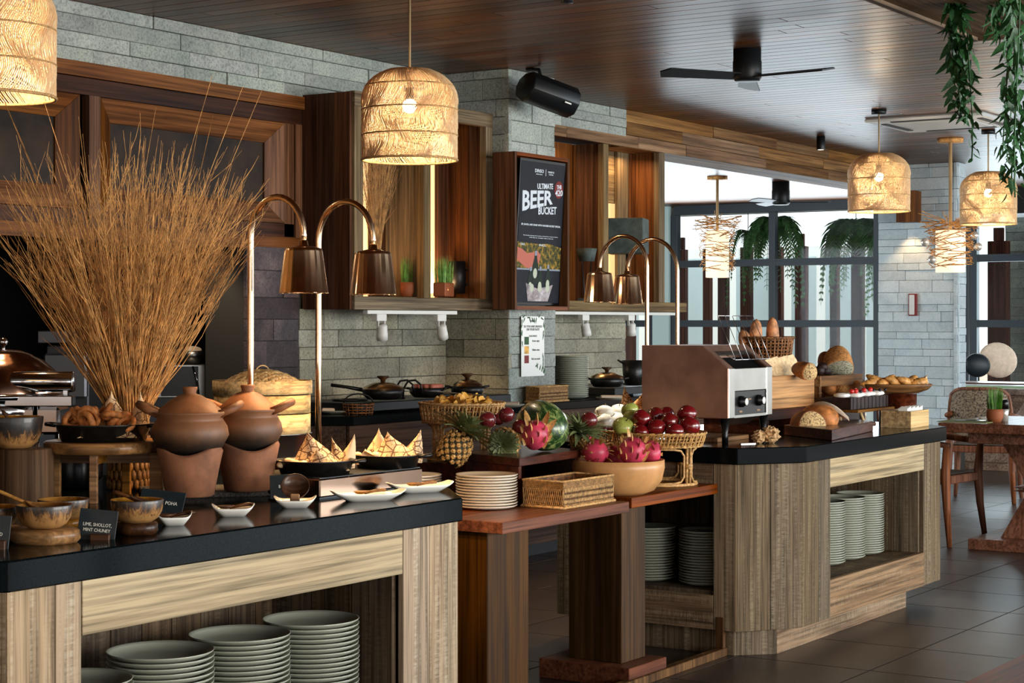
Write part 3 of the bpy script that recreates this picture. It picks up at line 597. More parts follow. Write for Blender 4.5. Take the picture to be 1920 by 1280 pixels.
# slate coloured objects on the second cabinet's shelf
b = at(1100, 562, b=6.55); lp = thing('candle_holder', 'slate lantern bowl on thin iron legs beside the hanging screen', 'candle holder', b)
part('bowl', MB().lathe([(0, .27), (.055, .27), (.075, .36), (.07, .36), (0, .28)], 4, Matrix.Rotation(PI / 4, 4, 'Z')), 'shade_slate', lp)
for s in (-1, 1): part('leg', MB().tube([(s * .06, 0, .27), (s * .03, 0, .02), (s * .015, 0, 0), (0, 0, .01)], .005, 6), 'black_metal', lp)
part('base', MB().box(-.06, -.04, -.006, .06, .04, .012), 'shade_slate', lp)
b = at(1176, 562, b=6.68); tl = thing('table_lamp', 'table lamp with square slate grey shade in the wall cabinet behind the copper lamps', 'lamp', b, 0.35)
part('shade', MB().prism([(-.14, -.14), (.14, -.14), (.14, .14), (-.14, .14)], .34, .60), 'shade_slate', tl, bev=.004)
part('pole', MB().tube([(0, 0, .02), (0, 0, .34)], .01, 8), 'black_metal', tl); part('base', MB().box(-.07, -.07, 0, .07, .07, .02), 'shade_slate', tl)

# ================================================================== SCREEN ON THE PILLAR
def screen():
    t = thing('display_screen', 'tall advertising screen in a brown wooden frame on the stone pillar', 'screen', (9.14, 6.0, 1.53))
    W_ = .66; H_ = .955; P_ = at(1068, 576, b=6.0).x - 9.14
    W_ = P_
    part('frame_side', MB().box(0, 0, 0, .022, .165, H_), 'brown_z', t, bev=.002, label='left board of the wooden frame')
    part('frame_side', MB().box(W_ - .022, 0, 0, W_, .165, H_), 'brown_z', t, bev=.002)
    part('frame_rail', MB().box(.022, 0, 0, W_ - .022, .165, .022), 'table_wood', t); part('frame_rail', MB().box(.022, 0, H_ - .022, W_ - .022, .165, H_), 'table_wood', t)
    part('bracket', MB().box(W_ * .45, .1, .03, W_ * .75, .16, H_ - .03), 'black_metal', t)
    tilt = math.radians(3.4); w0, w1 = .075, W_ - .03; h = .895
    S = Matrix.Translation((0, .062, .03)) @ Matrix.Rotation(tilt, 4, 'X')
    def sp(name, m, mat, label=None): o = part(name, m, mat, t, label=label); o.matrix_local = S; return o
    sp('screen_body', MB().box(w0, 0, 0, w1, .03, h), 'tv_black')
    Wd = w1 - w0 - .024; x0 = w0 + .012; hh = h - .03; z0 = .015
    def X(u): return x0 + Wd * u
    def Z(v): return z0 + hh * v
    def poly(name, pts, mat, d): sp(name, MB().add([(X(u), -d, Z(v)) for u, v in pts] + [(X(u), -d + .0004, Z(v)) for u, v in pts], [tuple(range(len(pts)))] + [tuple(range(len(pts), 2 * len(pts)))[::-1]]), mat)
    poly('picture', [(0, 0), (1, 0), (1, 1), (0, 1)], 'screen_navy', .001)
    poly('picture', [(0, 0), (1, 0), (1, .24), (0, .24)], 'picture_night', .002)
    poly('picture', [(0, .235), (1, .235), (1, .40), (.72, .425), (.4, .42), (0, .43)], 'picture_leaves', .002)
    poly('picture', [(0, .44), (1, .42), (1, .47), (.5, .54), (.12, .64), (0, .60)], 'picture_night', .0021)
    poly('picture', [(0, .232), (1, .232), (1, .243), (0, .243)], 'picture_grey', .0025)
    poly('picture', [(.0, .30), (.2, .25), (.33, .24), (.42, .27), (.5, .285), (.53, .34), (.46, .37), (.36, .36), (.22, .35), (.1, .38), (0, .39)], 'picture_skin', .003)
    def bottle(u, v, s=1): 
        poly('picture', [(u - .055 * s, v - .10 * s), (u + .055 * s, v - .10 * s), (u + .06 * s, v + .01), (u + .028 * s, v + .06 * s), (u + .022 * s, v + .10 * s), (u - .022 * s, v + .10 * s), (u - .028 * s, v + .06 * s), (u - .06 * s, v + .01)], 'picture_bottle', .0035)
        poly('picture', [(u + .04 * s * math.cos(k * PI / 5), v - .035 * s + .032 * s * math.sin(k * PI / 5)) for k in range(10)], 'picture_label', .004)
        poly('picture', [(u - .02 * s, v + .075 * s), (u + .02 * s, v + .075 * s), (u + .02 * s, v + .105 * s), (u - .02 * s, v + .105 * s)], 'picture_grey', .004)
    bottle(.32, .15); bottle(.72, .17); bottle(.54, .155); bottle(.42, .25, 1.15)
    poly('picture', [(.28, .01), (.74, .01), (.84, .13), (.68, .115), (.5, .10), (.35, .115), (.22, .14)], 'picture_ice', .0045)
    for u in (.36, .54, .72): poly('picture', [(u + .045 * math.cos(k * PI / 5), .105 + .03 * math.sin(k * PI / 5)) for k in range(10)], 'picture_label', .005)
    poly('picture', [(.88 + .10 * math.cos(k * TAU / 20), .82 + .063 * math.sin(k * TAU / 20)) for k in range(20)], 'picture_red', .0025)
    for (u0, v0, u1, v1) in ((.02, .64, .98, .735), (.4, .60, .86, .66)): poly('picture', [(u0 + .02, v0), (u1, v0 + .02), (u1, v1), (u0, v1 - .03)], 'screen_navy', .0022)
    def tf(b, u0, v0, u1, v1, rot=0, bold=0, mat='picture_white', taper=0):
        o = text(b, t, mat, .1, Matrix.Identity(4), bold=bold); xs = [p.co.x for p in o.data.vertices]; ys = [p.co.y for p in o.data.vertices]
        for p in o.data.vertices: p.co.y = max(ys) - (max(ys) - p.co.y) * (1 - taper * (p.co.x - min(xs)) / (max(xs) - min(xs)))
        w_, h_ = max(xs) - min(xs), max(ys) - min(ys); cx, cy = (max(xs) + min(xs)) / 2, (max(ys) + min(ys)) / 2
        o.data.transform(Matrix.Diagonal((Wd * (u1 - u0) / w_, hh * (v1 - v0) / h_, 1, 1)) @ Matrix.Translation((-cx, -cy, 0)))
        o.matrix_local = S @ Matrix.Translation((X((u0 + u1) / 2), -.0055, Z((v0 + v1) / 2))) @ Matrix.Rotation(PI / 2, 4, 'X') @ Matrix.Rotation(rot, 4, 'Z')
    rt = math.radians(3)
    tf('DINSO', .30, .927, .50, .952, 0, .001); tf('RESORT & VILLAS', .33, .912, .47, .918); tf('|', .545, .908, .552, .955); tf('VIGNETTE', .60, .932, .74, .945); tf('COLLECTION', .62, .918, .72, .925)
    tf('ULTIMATE', .37, .815, .73, .855, rt, .0022); tf('BEER', .05, .655, .74, .80, rt, .0028, taper=.33); tf('BUCKET', .42, .635, .84, .69, rt, .0022)
    tf('THB', .82, .825, .93, .855, rt, .002); tf('420', .79, .775, .965, .82, rt, .0022)
    tf('SIP, SAVOR, AND SHARE WITH OUR BEER BUCKET SPECIAL', .05, .545, .95, .56, 0, .001)
    tf('The bucket includes five bottles of local beer of your choice', .1, .472, .9, .480); tf('THB 420 net. Available daily at the bar', .24, .458, .80, .466)
    tf('TAX', .05, .405, .15, .42, 0, .001); tf('INCL.', .48, .405, .64, .42, 0, .001)
screen()
def loudspeaker():
    b = at(1026, 178, Y=11.1); t = thing('loudspeaker', 'black loudspeaker bracketed to the stone pillar under the ceiling', 'loudspeaker', b)
    M = Matrix.Rotation(-.5, 4, 'Z') @ Matrix.Rotation(.26, 4, 'Y') @ Matrix.Rotation(0.1, 4, 'X')
    prof = [(-.085, .055), (-.11, 0), (-.085, -.06), (.02, -.095), (.10, -.075), (.135, -.01), (.12, .055), (.06, .095), (-.03, .085)]
    n = len(prof); L = .175; vs = []
    for x, s in ((-L, .82), (-L * .93, 1), (L * .93, 1), (L, .82)): vs += [(x, p[0] * s * -1, p[1] * s) for p in prof]
    fs = [tuple(range(n))[::-1], tuple(range(3 * n, 4 * n))]
    for k in range(3): fs += [(k * n + i, k * n + (i + 1) % n, (k + 1) * n + (i + 1) % n, (k + 1) * n + i) for i in range(n)]
    m = MB().add(vs, [f[::-1] for f in fs], True, M); part('cabinet', m, 'speaker_black', t, bev=.004)
    part('badge', MB().box(.06, -.142, -.03, .105, -.137, -.022, M), 'knob_white', t); part('bracket', MB().tube([(0, .03, .06), (0, .06, .16), (0, .15, .17)], .012, 6), 'black_metal', t)
loudspeaker()

# ================================================================== COUNTERS
def slab(label, poly, z0, z1, name='countertop'):
    n = len(poly); m = MB(); ins = .006
    cx = sum(p[0] for p in poly) / n; cy = sum(p[1] for p in poly) / n
    return single(name, m.prism(poly, z0, z1), 'granite', label, 'worktop', (0, 0, 0), 0, bev=.004)
slab('polished black stone worktop on the nearest limed-wood counter', [(2.55, 3.44), (2.807, 3.213), (4.592, 3.208), (4.845, 3.435), (4.845, 4.75), (2.55, 4.75)], .838, .91)
slab('polished black stone worktop under the toaster and breads', [(7.056, 3.488), (7.335, 3.287), (9.128, 3.304), (9.36, 3.52), (9.36, 4.46), (7.056, 4.46)], .838, .91)
def vplanks(parent, p0, p1, z0, z1, cuts, mat, th=.02, name='plank'):
    p0 = Vector(p0); p1 = Vector(p1); d = (p1 - p0); L = d.length; an = math.atan2(d.y, d.x); us = [0] + list(cuts) + [L]
    for a, b in zip(us, us[1:]):
        o = part(name, MB().box(a + .0012, 0, 0, b - .0012, th, z1 - z0), mat, parent, bev=.0015); o.location = (p0.x, p0.y, z0); o.rotation_euler = (0, 0, an)
def ev(L, n, r=None): return [L * k / n for k in range(1, n)]
def counter_left():
    c = thing('buffet_counter', 'nearest buffet counter clad in pale limed planks with a plate shelf', 'counter', (0, 0, 0))
    F = 3.24
    vplanks(c, (2.822, F), (3.051, F), .11, .836, [.146], 'limed_wood'); vplanks(c, (4.329, F), (4.61, F), .11, .836, [.134], 'limed_wood')
    part('apron_board', MB().box(3.053, F, .703, 4.327, F + .03, .836), 'limed_wood_flat', c, bev=.0015)
    part('lower_board', MB().box(3.053, F, .11, 4.327, F + .03, .28), 'rough_limed_x', c, bev=.0015)
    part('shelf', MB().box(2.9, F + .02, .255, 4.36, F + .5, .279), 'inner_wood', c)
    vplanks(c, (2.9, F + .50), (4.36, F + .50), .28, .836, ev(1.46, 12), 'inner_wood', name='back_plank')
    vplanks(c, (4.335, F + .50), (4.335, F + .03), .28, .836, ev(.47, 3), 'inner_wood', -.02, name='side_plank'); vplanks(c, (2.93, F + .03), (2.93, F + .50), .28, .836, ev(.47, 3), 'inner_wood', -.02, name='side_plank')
    vplanks(c, (2.59, 3.45), (2.82, F), .11, .836, [.156], 'rough_limed'); vplanks(c, (4.612, F), (4.82, 3.45), .11, .836, [.15], 'limed_wood')
    vplanks(c, (4.82, 3.45), (4.82, 4.7), .11, .836, ev(1.25, 8), 'rough_limed'); vplanks(c, (4.82, 4.7), (2.59, 4.7), .11, .836, ev(2.23, 12), 'rough_limed')
    part('plinth', MB().prism([(2.7, 3.5), (2.9, 3.33), (4.5, 3.33), (4.72, 3.52), (4.72, 4.6), (2.7, 4.6)], 0, .11), 'rough_limed_x', c); return c
counter_left()
def counter_right():
    c = thing('buffet_counter', 'far buffet counter clad in weathered planks, carrying toaster and breads', 'counter', (0, 0, 0))
    c1, c2, c3, c4 = (7.085, 3.505), (7.345, 3.318), (9.115, 3.333), (9.325, 3.54)
    def on(x): return 3.318 + (x - 7.345) * .015 / 1.77
    z0 = .112
    vplanks(c, c1, c2, z0, .837, [.166], 'rough_limed'); vplanks(c, c2, (7.667, on(7.667)), z0, .837, [.185], 'rough_limed'); vplanks(c, (8.86, on(8.86)), c3, z0, .837, [.16], 'rough_limed')
    part('apron_board', MB().box(7.669, 3.325, .702, 8.858, 3.35, .837), 'limed_wood_flat', c, bev=.0015); part('lower_board', MB().box(7.669, 3.325, z0, 8.858, 3.35, .282), 'rough_limed_x', c, bev=.0015)
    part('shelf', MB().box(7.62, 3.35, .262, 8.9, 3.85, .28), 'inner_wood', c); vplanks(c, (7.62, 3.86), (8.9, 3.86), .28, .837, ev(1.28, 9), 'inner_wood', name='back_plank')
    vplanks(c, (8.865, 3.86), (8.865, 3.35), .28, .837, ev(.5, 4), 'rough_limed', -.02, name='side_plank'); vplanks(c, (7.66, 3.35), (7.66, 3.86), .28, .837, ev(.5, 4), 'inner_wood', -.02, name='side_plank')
    vplanks(c, c3, c4, z0, .837, [.15], 'rough_limed'); vplanks(c, c4, (9.325, 4.42), z0, .837, ev(.88, 6), 'rough_limed')
    # side towards the tables: plank, plate opening, rails
    vplanks(c, (7.085, 3.617), c1, z0, .837, [], 'limed_wood'); vplanks(c, (7.085, 4.42), (7.085, 4.20), z0, .837, [.11], 'rough_limed')
    part('apron_board', MB().box(7.085, 3.619, .72, 7.11, 4.198, .837), 'rough_limed_y', c, bev=.0015); part('lower_board', MB().box(7.085, 3.619, z0, 7.11, 4.198, .262), 'rough_limed_y', c, bev=.0015)
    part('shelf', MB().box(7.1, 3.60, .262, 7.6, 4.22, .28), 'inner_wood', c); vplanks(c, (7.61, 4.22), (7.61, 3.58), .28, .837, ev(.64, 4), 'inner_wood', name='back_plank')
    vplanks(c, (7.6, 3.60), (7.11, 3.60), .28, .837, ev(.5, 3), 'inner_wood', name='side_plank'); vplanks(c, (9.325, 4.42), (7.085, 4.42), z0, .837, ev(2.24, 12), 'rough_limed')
    for q in (((7.13, 3.54), (7.27, 3.40)), ((7.27, 3.40), (8.83, 3.41)), ((8.83, 3.41), (9.2, 3.6)), ((9.2, 3.6), (9.2, 4.36)), ((7.13, 4.36), (7.13, 3.54))): vplanks(c, q[0], q[1], 0, z0 + .004, [], 'rough_limed_x' if q[0][1] == 3.40 and q[1][0] > 8 else 'rough_limed', name='plinth_board')
    return c
counter_right()
m = MB().box(-2.2, -.02, 0, 0, .02, .035).box(-.04, -.018, .035, -.015, .018, .17)
single('floor_rail', m, 'log_wood', 'thin wooden strip on the floor running up to the far counter', 'rail', (7.12, 3.585, 0), 0.02, bev=.002)

def side_table(label, a0, a1, b0, b1, ped, zt=.75):
    t = thing('side_table', label, 'table', ((a0 + a1) / 2, (b0 + b1) / 2, 0)); ox, oy = (a0 + a1) / 2, (b0 + b1) / 2
    w = (b1 - b0) / 5
    for k in range(5): part('top_board', MB().box(a0 - ox, b0 + k * w - oy, zt - .042, a1 - ox, b0 + (k + 1) * w - .0015 - oy, zt), 'table_wood', t, bev=.002)
    for (x0, x1, y0, y1) in ped:
        part('leg', MB().box(x0 - ox, y0 - oy, .08, x1 - ox, y1 - oy, zt - .042), 'table_wood_z', t, bev=.003)
        part('foot', MB().box(x0 - .07 - ox, y0 - .075 - oy, 0, x1 + .045 - ox, y1 + .1 - oy, .08), 'table_wood', t, bev=.003)
    return t
side_table('brown wooden side table carrying the plates and the rectangular basket', 5.29, 6.185, 3.525, 4.75, [(5.306, 5.576, 3.6, 3.86), (5.306, 5.576, 4.3, 4.6)])
side_table('brown wooden side table carrying the bowl of dragon fruits', 6.32, 7.075, 3.59, 4.8, [(6.206 + .12, 6.49 + .03, 3.64, 3.89), (6.33, 6.52, 4.4, 4.65)])

# ================================================================== PLATES
plate_me = MB().lathe([(0, .0035), (.085, .0035), (.112, .008), (.131, .017), (.139, .023), (.1405, .0225), (.139, .019), (.128, .0115), (.108, .003), (.092, 0), (0, 0)], 40).mesh('plate', 'stoneware')
ivory_me = MB().lathe([(0, .0035), (.085, .0035), (.112, .007), (.131, .013), (.139, .0175), (.1405, .0165), (.139, .013), (.128, .0075), (.108, .002), (.09, 0), (0, 0)], 40).mesh('plate', 'ivory_china')
def stack(n, loc, dz, label, group, me=None, s=1.0, seed=0, name='plate'):
    r = random.Random(seed)
    for k in range(n):
        o = single(name, None, None, ('topmost ' if k == n - 1 else '') + label, 'plate', (loc[0] + r.uniform(-.0012, .0012), loc[1] + r.uniform(-.0012, .0012), loc[2] + k * dz), r.uniform(0, 6), group, me=me or plate_me); o.scale = (s, s, s * 1.0)
S3 = 'grey-green plates on the nearest counter\'s shelf'
for i, (px, Y, n, w_) in enumerate(((595.5, 5.26, 22, 'tallest, rightmost stack'), (465.5, 5.0, 22, 'middle stack'), (312, 4.75, 22, 'second stack from the left'), (165, 4.49, 20, 'leftmost, lowest stack'))):
    X = (px - 960) * Y / F_PX; x = X * SA + Y * CA
    stack(n, (x, 3.39, .28), .0138, 'grey-green plate in the %s on the nearest counter\'s shelf' % w_, S3 + ', ' + w_, seed=i)
w4 = ('rightmost', 'second from the right', 'third from the right', 'leftmost')
for k in range(4):
    p = at(1616, 928, z=.575); stack(26, (p.x - .247 * k, p.y + .01, .281), .0115, 'grey-green plate in the %s stack inside the far counter\'s front opening' % w4[k], 'plates in the far counter, %s stack' % w4[k], s=.86, seed=9 + k)
for k, (bb, ww) in enumerate(((3.745, 'right-hand, warm-lit'), (4.03, 'left-hand, grey'))):
    stack(19, (7.26, bb, .281), .0125, 'plate of the %s stack in the far counter\'s side opening behind the tables' % ww, 'plates in the side opening, %s stack' % ww, s=.86, seed=20 + k)
p = at(912, 952, z=.75); stack(12, p, .0105, 'cream plate in the tall stack at the front edge of the side table', 'cream plates on the side table', ivory_me, .84, 31)
p = at(804, 889, z=.87); stack(11, (p.x - .02, p.y + .07, .75), .0105, 'cream plate in the stack half hidden behind the warming tray', 'cream plates behind the warming tray', ivory_me, .84, 32)

# ================================================================== HEAT LAMPS
def heat_lamp(label, base, tip, ztop, post_r=.0105, power=30, zsh=1.537, hidden=.91):
    """base and tip are plan positions of the post and of the shade"""
    base = Vector(base); tip = Vector(tip); t = thing('heat_lamp', label, 'heat lamp', (base.x, base.y, hidden)); d = tip - base; L = d.length; d.normalize(); rr = L / 2; H = ztop - hidden
    ys = H - rr * 1.12; pts = [(0, 0, .012), (0, 0, ys * .5)]
    for k in range(17):
        a = PI * k / 16; q = d * (rr - rr * math.cos(a)); pts.append((q.x, q.y, ys + rr * 1.12 * math.sin(a)))
    cap = zsh + .148 - hidden; pts.append((d.x * L, d.y * L, cap + .02))
    part('pole', MB().tube(pts, post_r, 14), 'copper', t)
    part('base', MB().lathe([(0, 0), (.055, 0), (.055, .008), (.02, .014), (0, .014)], 24), 'copper', t)
    z0 = zsh - hidden; T = Matrix.Translation((d.x * L, d.y * L, z0))
    part('cap', MB().lathe([(0, .165), (.013, .165), (.016, .150), (.036, .146), (.038, .138), (0, .138)], 24, T), 'copper', t)
    part('lamp_shade', MB().lathe([(.039, .145), (.058, .141), (.061, .132), (.0785, .0), (.0805, -.002), (.0775, .001), (.058, .13), (.037, .139)], 84, T, fn=lambda p, a: (p[0] * (1 + .006 * math.cos(21 * a) + .004 * math.sin(9 * a)), p[1] * (1 + .006 * math.cos(21 * a) + .004 * math.sin(9 * a)), p[2])), 'copper', t)
    b = part('bulb', MB().ball(.026, (d.x * L, d.y * L, z0 + .075), 12, 8), 'lamp_glow', t)
    light('heat_lamp_light', 'SPOT', (tip.x, tip.y, zsh + .02), power, (1.0, .60, .28), (tip.x, tip.y, 0), .045, spot=2.3, blend=.6)
    return t
def plan(px, Y): v = at(px, 600, Y=Y); return (v.x, v.y)
def hl(label, px, Y, dy, ztop, power, zsh):
    x, y = plan(px, Y); heat_lamp(label, (x, y), (x, y + dy), ztop, power=power, zsh=zsh)
hl('leftmost arched copper heat lamp, rising behind the clay pots', 470, 5.9, -.223, 1.855, 30, 1.546)
hl('arched copper heat lamp over the pans on the warming tray', 597, 6.2, -.235, 1.86, 42, 1.546)
hl('left of the two copper heat lamps behind the toaster', 1213, 8.75, .265, 1.872, 24, 1.553)
hl('right of the two copper heat lamps behind the toaster', 1270, 8.95, .285, 1.866, 24, 1.546)

# ================================================================== PENDANTS
def shade_mesh():
    r = random.Random(11); R = .225; H = .43; m = MB(); rings = MB()
    def rad(z):  # z from 0 (rim) to H (crown)
        t = z / H
        return R * (1.0 - .02 * abs(t - .4)) if t < .62 else R * math.sqrt(max(0, 1 - ((t - .62) / .40) ** 2.3)) * .992 + .004
    N = 200
    for k in range(N):
        a0 = TAU * k / N + r.uniform(-.004, .004); pts = []; ph = r.uniform(-.03, .03)
        for i in range(26):
            t = i / 25; z = H * .985 * t; a = a0 + .13 * math.sin(t * 10.5 + .6 * math.sin(a0 * 5) + ph) * (1 - t * .3) + .20 * t
            q = max(.02, rad(z)) + r.uniform(-.0015, .0015); pts.append((q * math.cos(a), q * math.sin(a), z))
        m.tube(pts, .0025, 3, caps=False)
    for z in (0, .115, .235, .345): 
        q = rad(z) + .002; rings.tube([(q * math.cos(TAU * i / 48), q * math.sin(TAU * i / 48), z) for i in range(48)], .0035 if z else .006, 6, closed=True)
    rings.tube([(.03 * math.cos(TAU * i / 16), .03 * math.sin(TAU * i / 16), H * .99) for i in range(16)], .006, 6, closed=True)
    return m.mesh('lamp_shade', 'shade_cane'), rings.mesh('hoop', 'rattan')
SHM, SHR = shade_mesh()
def pendant(label, px, ybot, Y, scale=1, canopy=True):
    b = at(px, ybot, Y=Y); t = thing('pendant_lamp', label, 'pendant lamp', b, R_.uniform(0, 6), 'rattan pendant lamps')
    for nm, me in (('lamp_shade', SHM), ('hoops', SHR)): o = part(nm, None, None, t, me=me); o.scale = (scale,) * 3
    top = CZ - b.z
    part('cord', MB().tube([(0, 0, .30 * scale), (0, 0, top - .02)], .006, 8), 'rope', t); part('canopy', MB().lathe([(0, top - .03), (.055, top - .03), (.055, top), (0, top)], 20), 'black_metal', t)
    part('bulb', MB().ball(.034, (0, 0, .255 * scale), 14, 10), 'lamp_glow', t); part('bulb_holder', MB().lathe([(0, .285 * scale), (.02, .285 * scale), (.018, .34 * scale), (0, .34 * scale)], 12), 'black_metal', t)
    light('pendant_light', 'POINT', (b.x, b.y, b.z + .17 * scale), 18, (1.0, .78, .54), size=.025)
pendant('rattan pendant lamp cut off by the left edge, above the dry twigs', -20, 182, 6.3)
pendant('big rattan pendant lamp hanging in front of the wall cabinet', 768, 300, 8.55)
pendant('rattan pendant lamp in front of the wooden beam\'s far end', 1648, 396, 13.4)
pendant('rattan pendant lamp at the right edge behind the trailing plant', 1853, 420, 14.8)
# twig nest lamps further back
def nest_lamp(label, px, y0, y1, Y, seed, globes=False):
    b = at(px, y1, Y=Y); h = (y1 - y0) * Y / F_PX; rc = .125; t = thing('nest_lamp', label, 'pendant lamp', b, 0, 'nest lamps'); r = random.Random(seed); m = MB()
    part('lamp_shade', MB().lathe([(rc * .92, 0), (rc, 0), (rc, h * .82), (rc * .92, h * .82)], 24), 'nest_glow', t)
    for k in range(150):
        z = h * r.uniform(.12, 1.02); a = r.uniform(0, TAU); da = r.uniform(.5, 1.3); q = r.uniform(.15, .2) + (.06 if z > h * .85 else 0); rz = r.uniform(-.06, .06)
        m.tube([(q * math.cos(a + da * s), q * math.sin(a + da * s), z + rz * s) for s in (-.55, 0, .55)], .004, 3, caps=False)
    for k in range(30):
        a = r.uniform(0, TAU); z = h * r.uniform(.85, 1.05); m.tube([(.05 * math.cos(a), .05 * math.sin(a), z), (.27 * math.cos(a + .5), .27 * math.sin(a + .5), z + r.uniform(-.05, .08))], .004, 3, caps=False)
    part('twigs', m, 'twig', t, kind='stuff')
    part('cord', MB().tube([(0, 0, h * .8), (0, 0, CZ - b.z - .01)], .016, 8), 'rope', t); part('canopy', MB().lathe([(0, CZ - b.z - .03), (.11, CZ - b.z - .03), (.11, CZ - b.z), (0, CZ - b.z)], 16), 'twig', t)
    if globes:
        for an, z in ((2.6, .25), (2.9, .10), (.2, .16), (-.5, .32), (5.6, .22)): part('glass_globe', MB().ball(.036, (.27 * math.cos(an), .27 * math.sin(an), z), 14, 10), 'bulb_glass', t)
nest_lamp('glowing twig nest lamp in front of the window\'s left half', 1345, 413, 520, 19.5, 1)
nest_lamp('twig nest lamp with small glass globes in front of the stone pillar', 1782, 415, 510, 15.5, 2, True)
def fan(label, px, py, z, w, Yd=None, seed=0):
    b = at(px, py, Y=Yd); h = CZ - b.z; t = thing('ceiling_fan', label, 'ceiling fan', b, 0, 'black ceiling fans'); r = w / 2
    part('motor', MB().lathe([(0, 0), (r * .85, 0), (r, .02), (r, h * .62), (r * .97, h * .63), (r * .97, h), (0, h)], 32), 'black_metal', t)
    for k in range(3):
        a = seed + TAU * k / 3; M = Matrix.Rotation(a, 4, 'Z') @ Matrix.Translation((0, 0, h * .12)) @ Matrix.Rotation(.22, 4, 'X')
        part('fan_blade', MB().add([(r * .8, -.05, 0), (.52, -.075, 0), (.56, 0, 0), (.52, .06, 0), (r * .8, .05, 0), (r * .8, -.05, .008), (.52, -.075, .008), (.56, 0, .008), (.52, .06, .008), (r * .8, .05, .008)],
            [(4, 3, 2, 1, 0), (5, 6, 7, 8, 9), (0, 1, 6, 5), (1, 2, 7, 6), (2, 3, 8, 7), (3, 4, 9, 8), (4, 0, 5, 9)], False, M), 'black_metal', t)
    for k in range(5): part('vent_slot', MB().box(-.004, -r - .002, h * .5, .004, -r + .004, h * .56, Matrix.Rotation(k * .12 + 1.1 + FACE * 0, 4, 'Z')), 'slot', t)
fan('black ceiling fan in the middle of the plank ceiling', 1401, 152, CZ, .165, 10.42, .45)
fan('black ceiling fan beyond the beam, above the windows', 1464, 384, CZ, .2, 20.2, .9)
m = thing('ceiling_spotlight', 'small black cylinder spotlight on the ceiling beside the beam', 'spotlight', at(1539, 281, Y=15.3)); h = CZ - m.location.z
part('housing', MB().lathe([(.028, .004), (.034, 0), (.036, .005), (.036, h), (0, h)], 20), 'black_metal', m); part('lens', MB().lathe([(0, .003), (.029, .003), (.029, .008), (0, .008)], 20), 'spot_glow', m)
light('ceiling_spot_light', 'SPOT', m.location + Vector((0, 0, -.01)), 25, WARM, m.location + Vector((0, 0, -3)), .03, spot=1.2)
# air conditioning cassette
p = at(1745, 236, z=3.02); ac = thing('air_conditioner', 'white square air conditioning cassette set in the ceiling', 'air conditioner', (13.62, 4.95, CZ)); s = .47
part('panel', MB().box(-s, -s, -.028, s, s, 0), 'ac_white', ac, bev=.012); part('grille', MB().box(-s * .62, -s * .62, -.036, s * .62, s * .62, -.02), 'ac_white', ac, bev=.006)
for k in range(4): part('air_slot', MB().box(-s * .6, -s * .86, -.033, s * .6, -s * .76, -.02, Matrix.Rotation(k * PI / 2, 4, 'Z')), 'slot', ac)
# track lights below the cabinets
def track(label, x0, x1, y, z, heads):
    t = thing('track_light', label, 'track light', (x0, y, z)); part('rail', MB().box(0, -.018, -.022, x1 - x0, .018, 0), 'white_paint', t, bev=.002)
    for u, ax, ay in heads:
        T = Matrix.Translation((u - x0, 0, 0)); part('adapter', MB().box(-.055, -.02, -.062, .035, .02, -.022, T), 'white_paint', t, bev=.002)
        R = Matrix.Translation((u - x0 + .01, -.005, -.125)) @ Euler((ax, ay, 0)).to_matrix().to_4x4()
        part('yoke', MB().box(.03, -.008, -.14, .038, .008, -.06, T).box(-.028, -.008, -.10, -.022, .008, -.06, T), 'white_paint', t)
        hd = part('spot_head', MB().lathe([(0, .045), (.024, .045), (.03, .035), (.031, -.005), (.033, -.008), (.033, -.045), (.027, -.045), (.027, -.03)], 20, R), 'white_paint', t)
        part('lens', MB().lathe([(0, -.032), (.026, -.032), (.026, -.028), (0, -.028)], 16, R), 'spot_glow', t)
        o = Vector((x0, y, z)) + R @ Vector((0, 0, -.05)); tg = Vector((x0, y, z)) + R @ Vector((0, 0, -1)); light('track_spot', 'SPOT', o, 7, (1, .74, .46), tg, .02, spot=1.75, blend=.8)
track('white track with two tilted spotlights under the left wall cabinet', 8.10, 8.98, 6.33, 1.522, [(8.24, .18, -.25), (8.83, .2, -.5)])
track('white track with spotlights under the cabinet shelf right of the pillar', 9.92, 12.1, 6.50, 1.528, [(10.20, -.2, -.45), (10.78, -.1, -.15), (11.42, .1, -.2)])
# notice on the pillar
n = thing('notice_sheet', 'long pale leaf-bordered notice sheet taped to the stone pillar', 'notice', (at(977, 706, b=6.155).x, 6.153, at(977, 706, b=6.155).z)); wn = at(1020, 650, b=6.155).x - n.location.x; hn = .375
part('sheet', MB().box(0, 0, 0, wn, .002, hn), 'paper_white', n)
for k, c in enumerate(('leaf', 'chips', 'red_paint')): part('colour_mark', MB().box(wn * .13, -.001, hn * (.53 - .155 * k), wn * .32, .001, hn * (.66 - .155 * k)), c, n)
MXn = lambda u, v: Matrix.Translation((wn * u, -.0012, hn * v)) @ Matrix.Rotation(PI / 2, 4, 'X')
for b, u, v, sz in (('DINSO', .5, .92, .02), ('DO YOU HAVE ENOUGH', .5, .83, .021), ('ON YOUR PLATE?', .5, .78, .021), ('FOOD WASTE', .5, .67, .016), ('Green: enjoy', .62, .59, .018), ('Yellow: some', .62, .44, .018), ('Red: too much', .62, .29, .018)): text(b, n, 'joint', sz, MXn(u, v), sx=.9)
r = random.Random(2); m = MB()
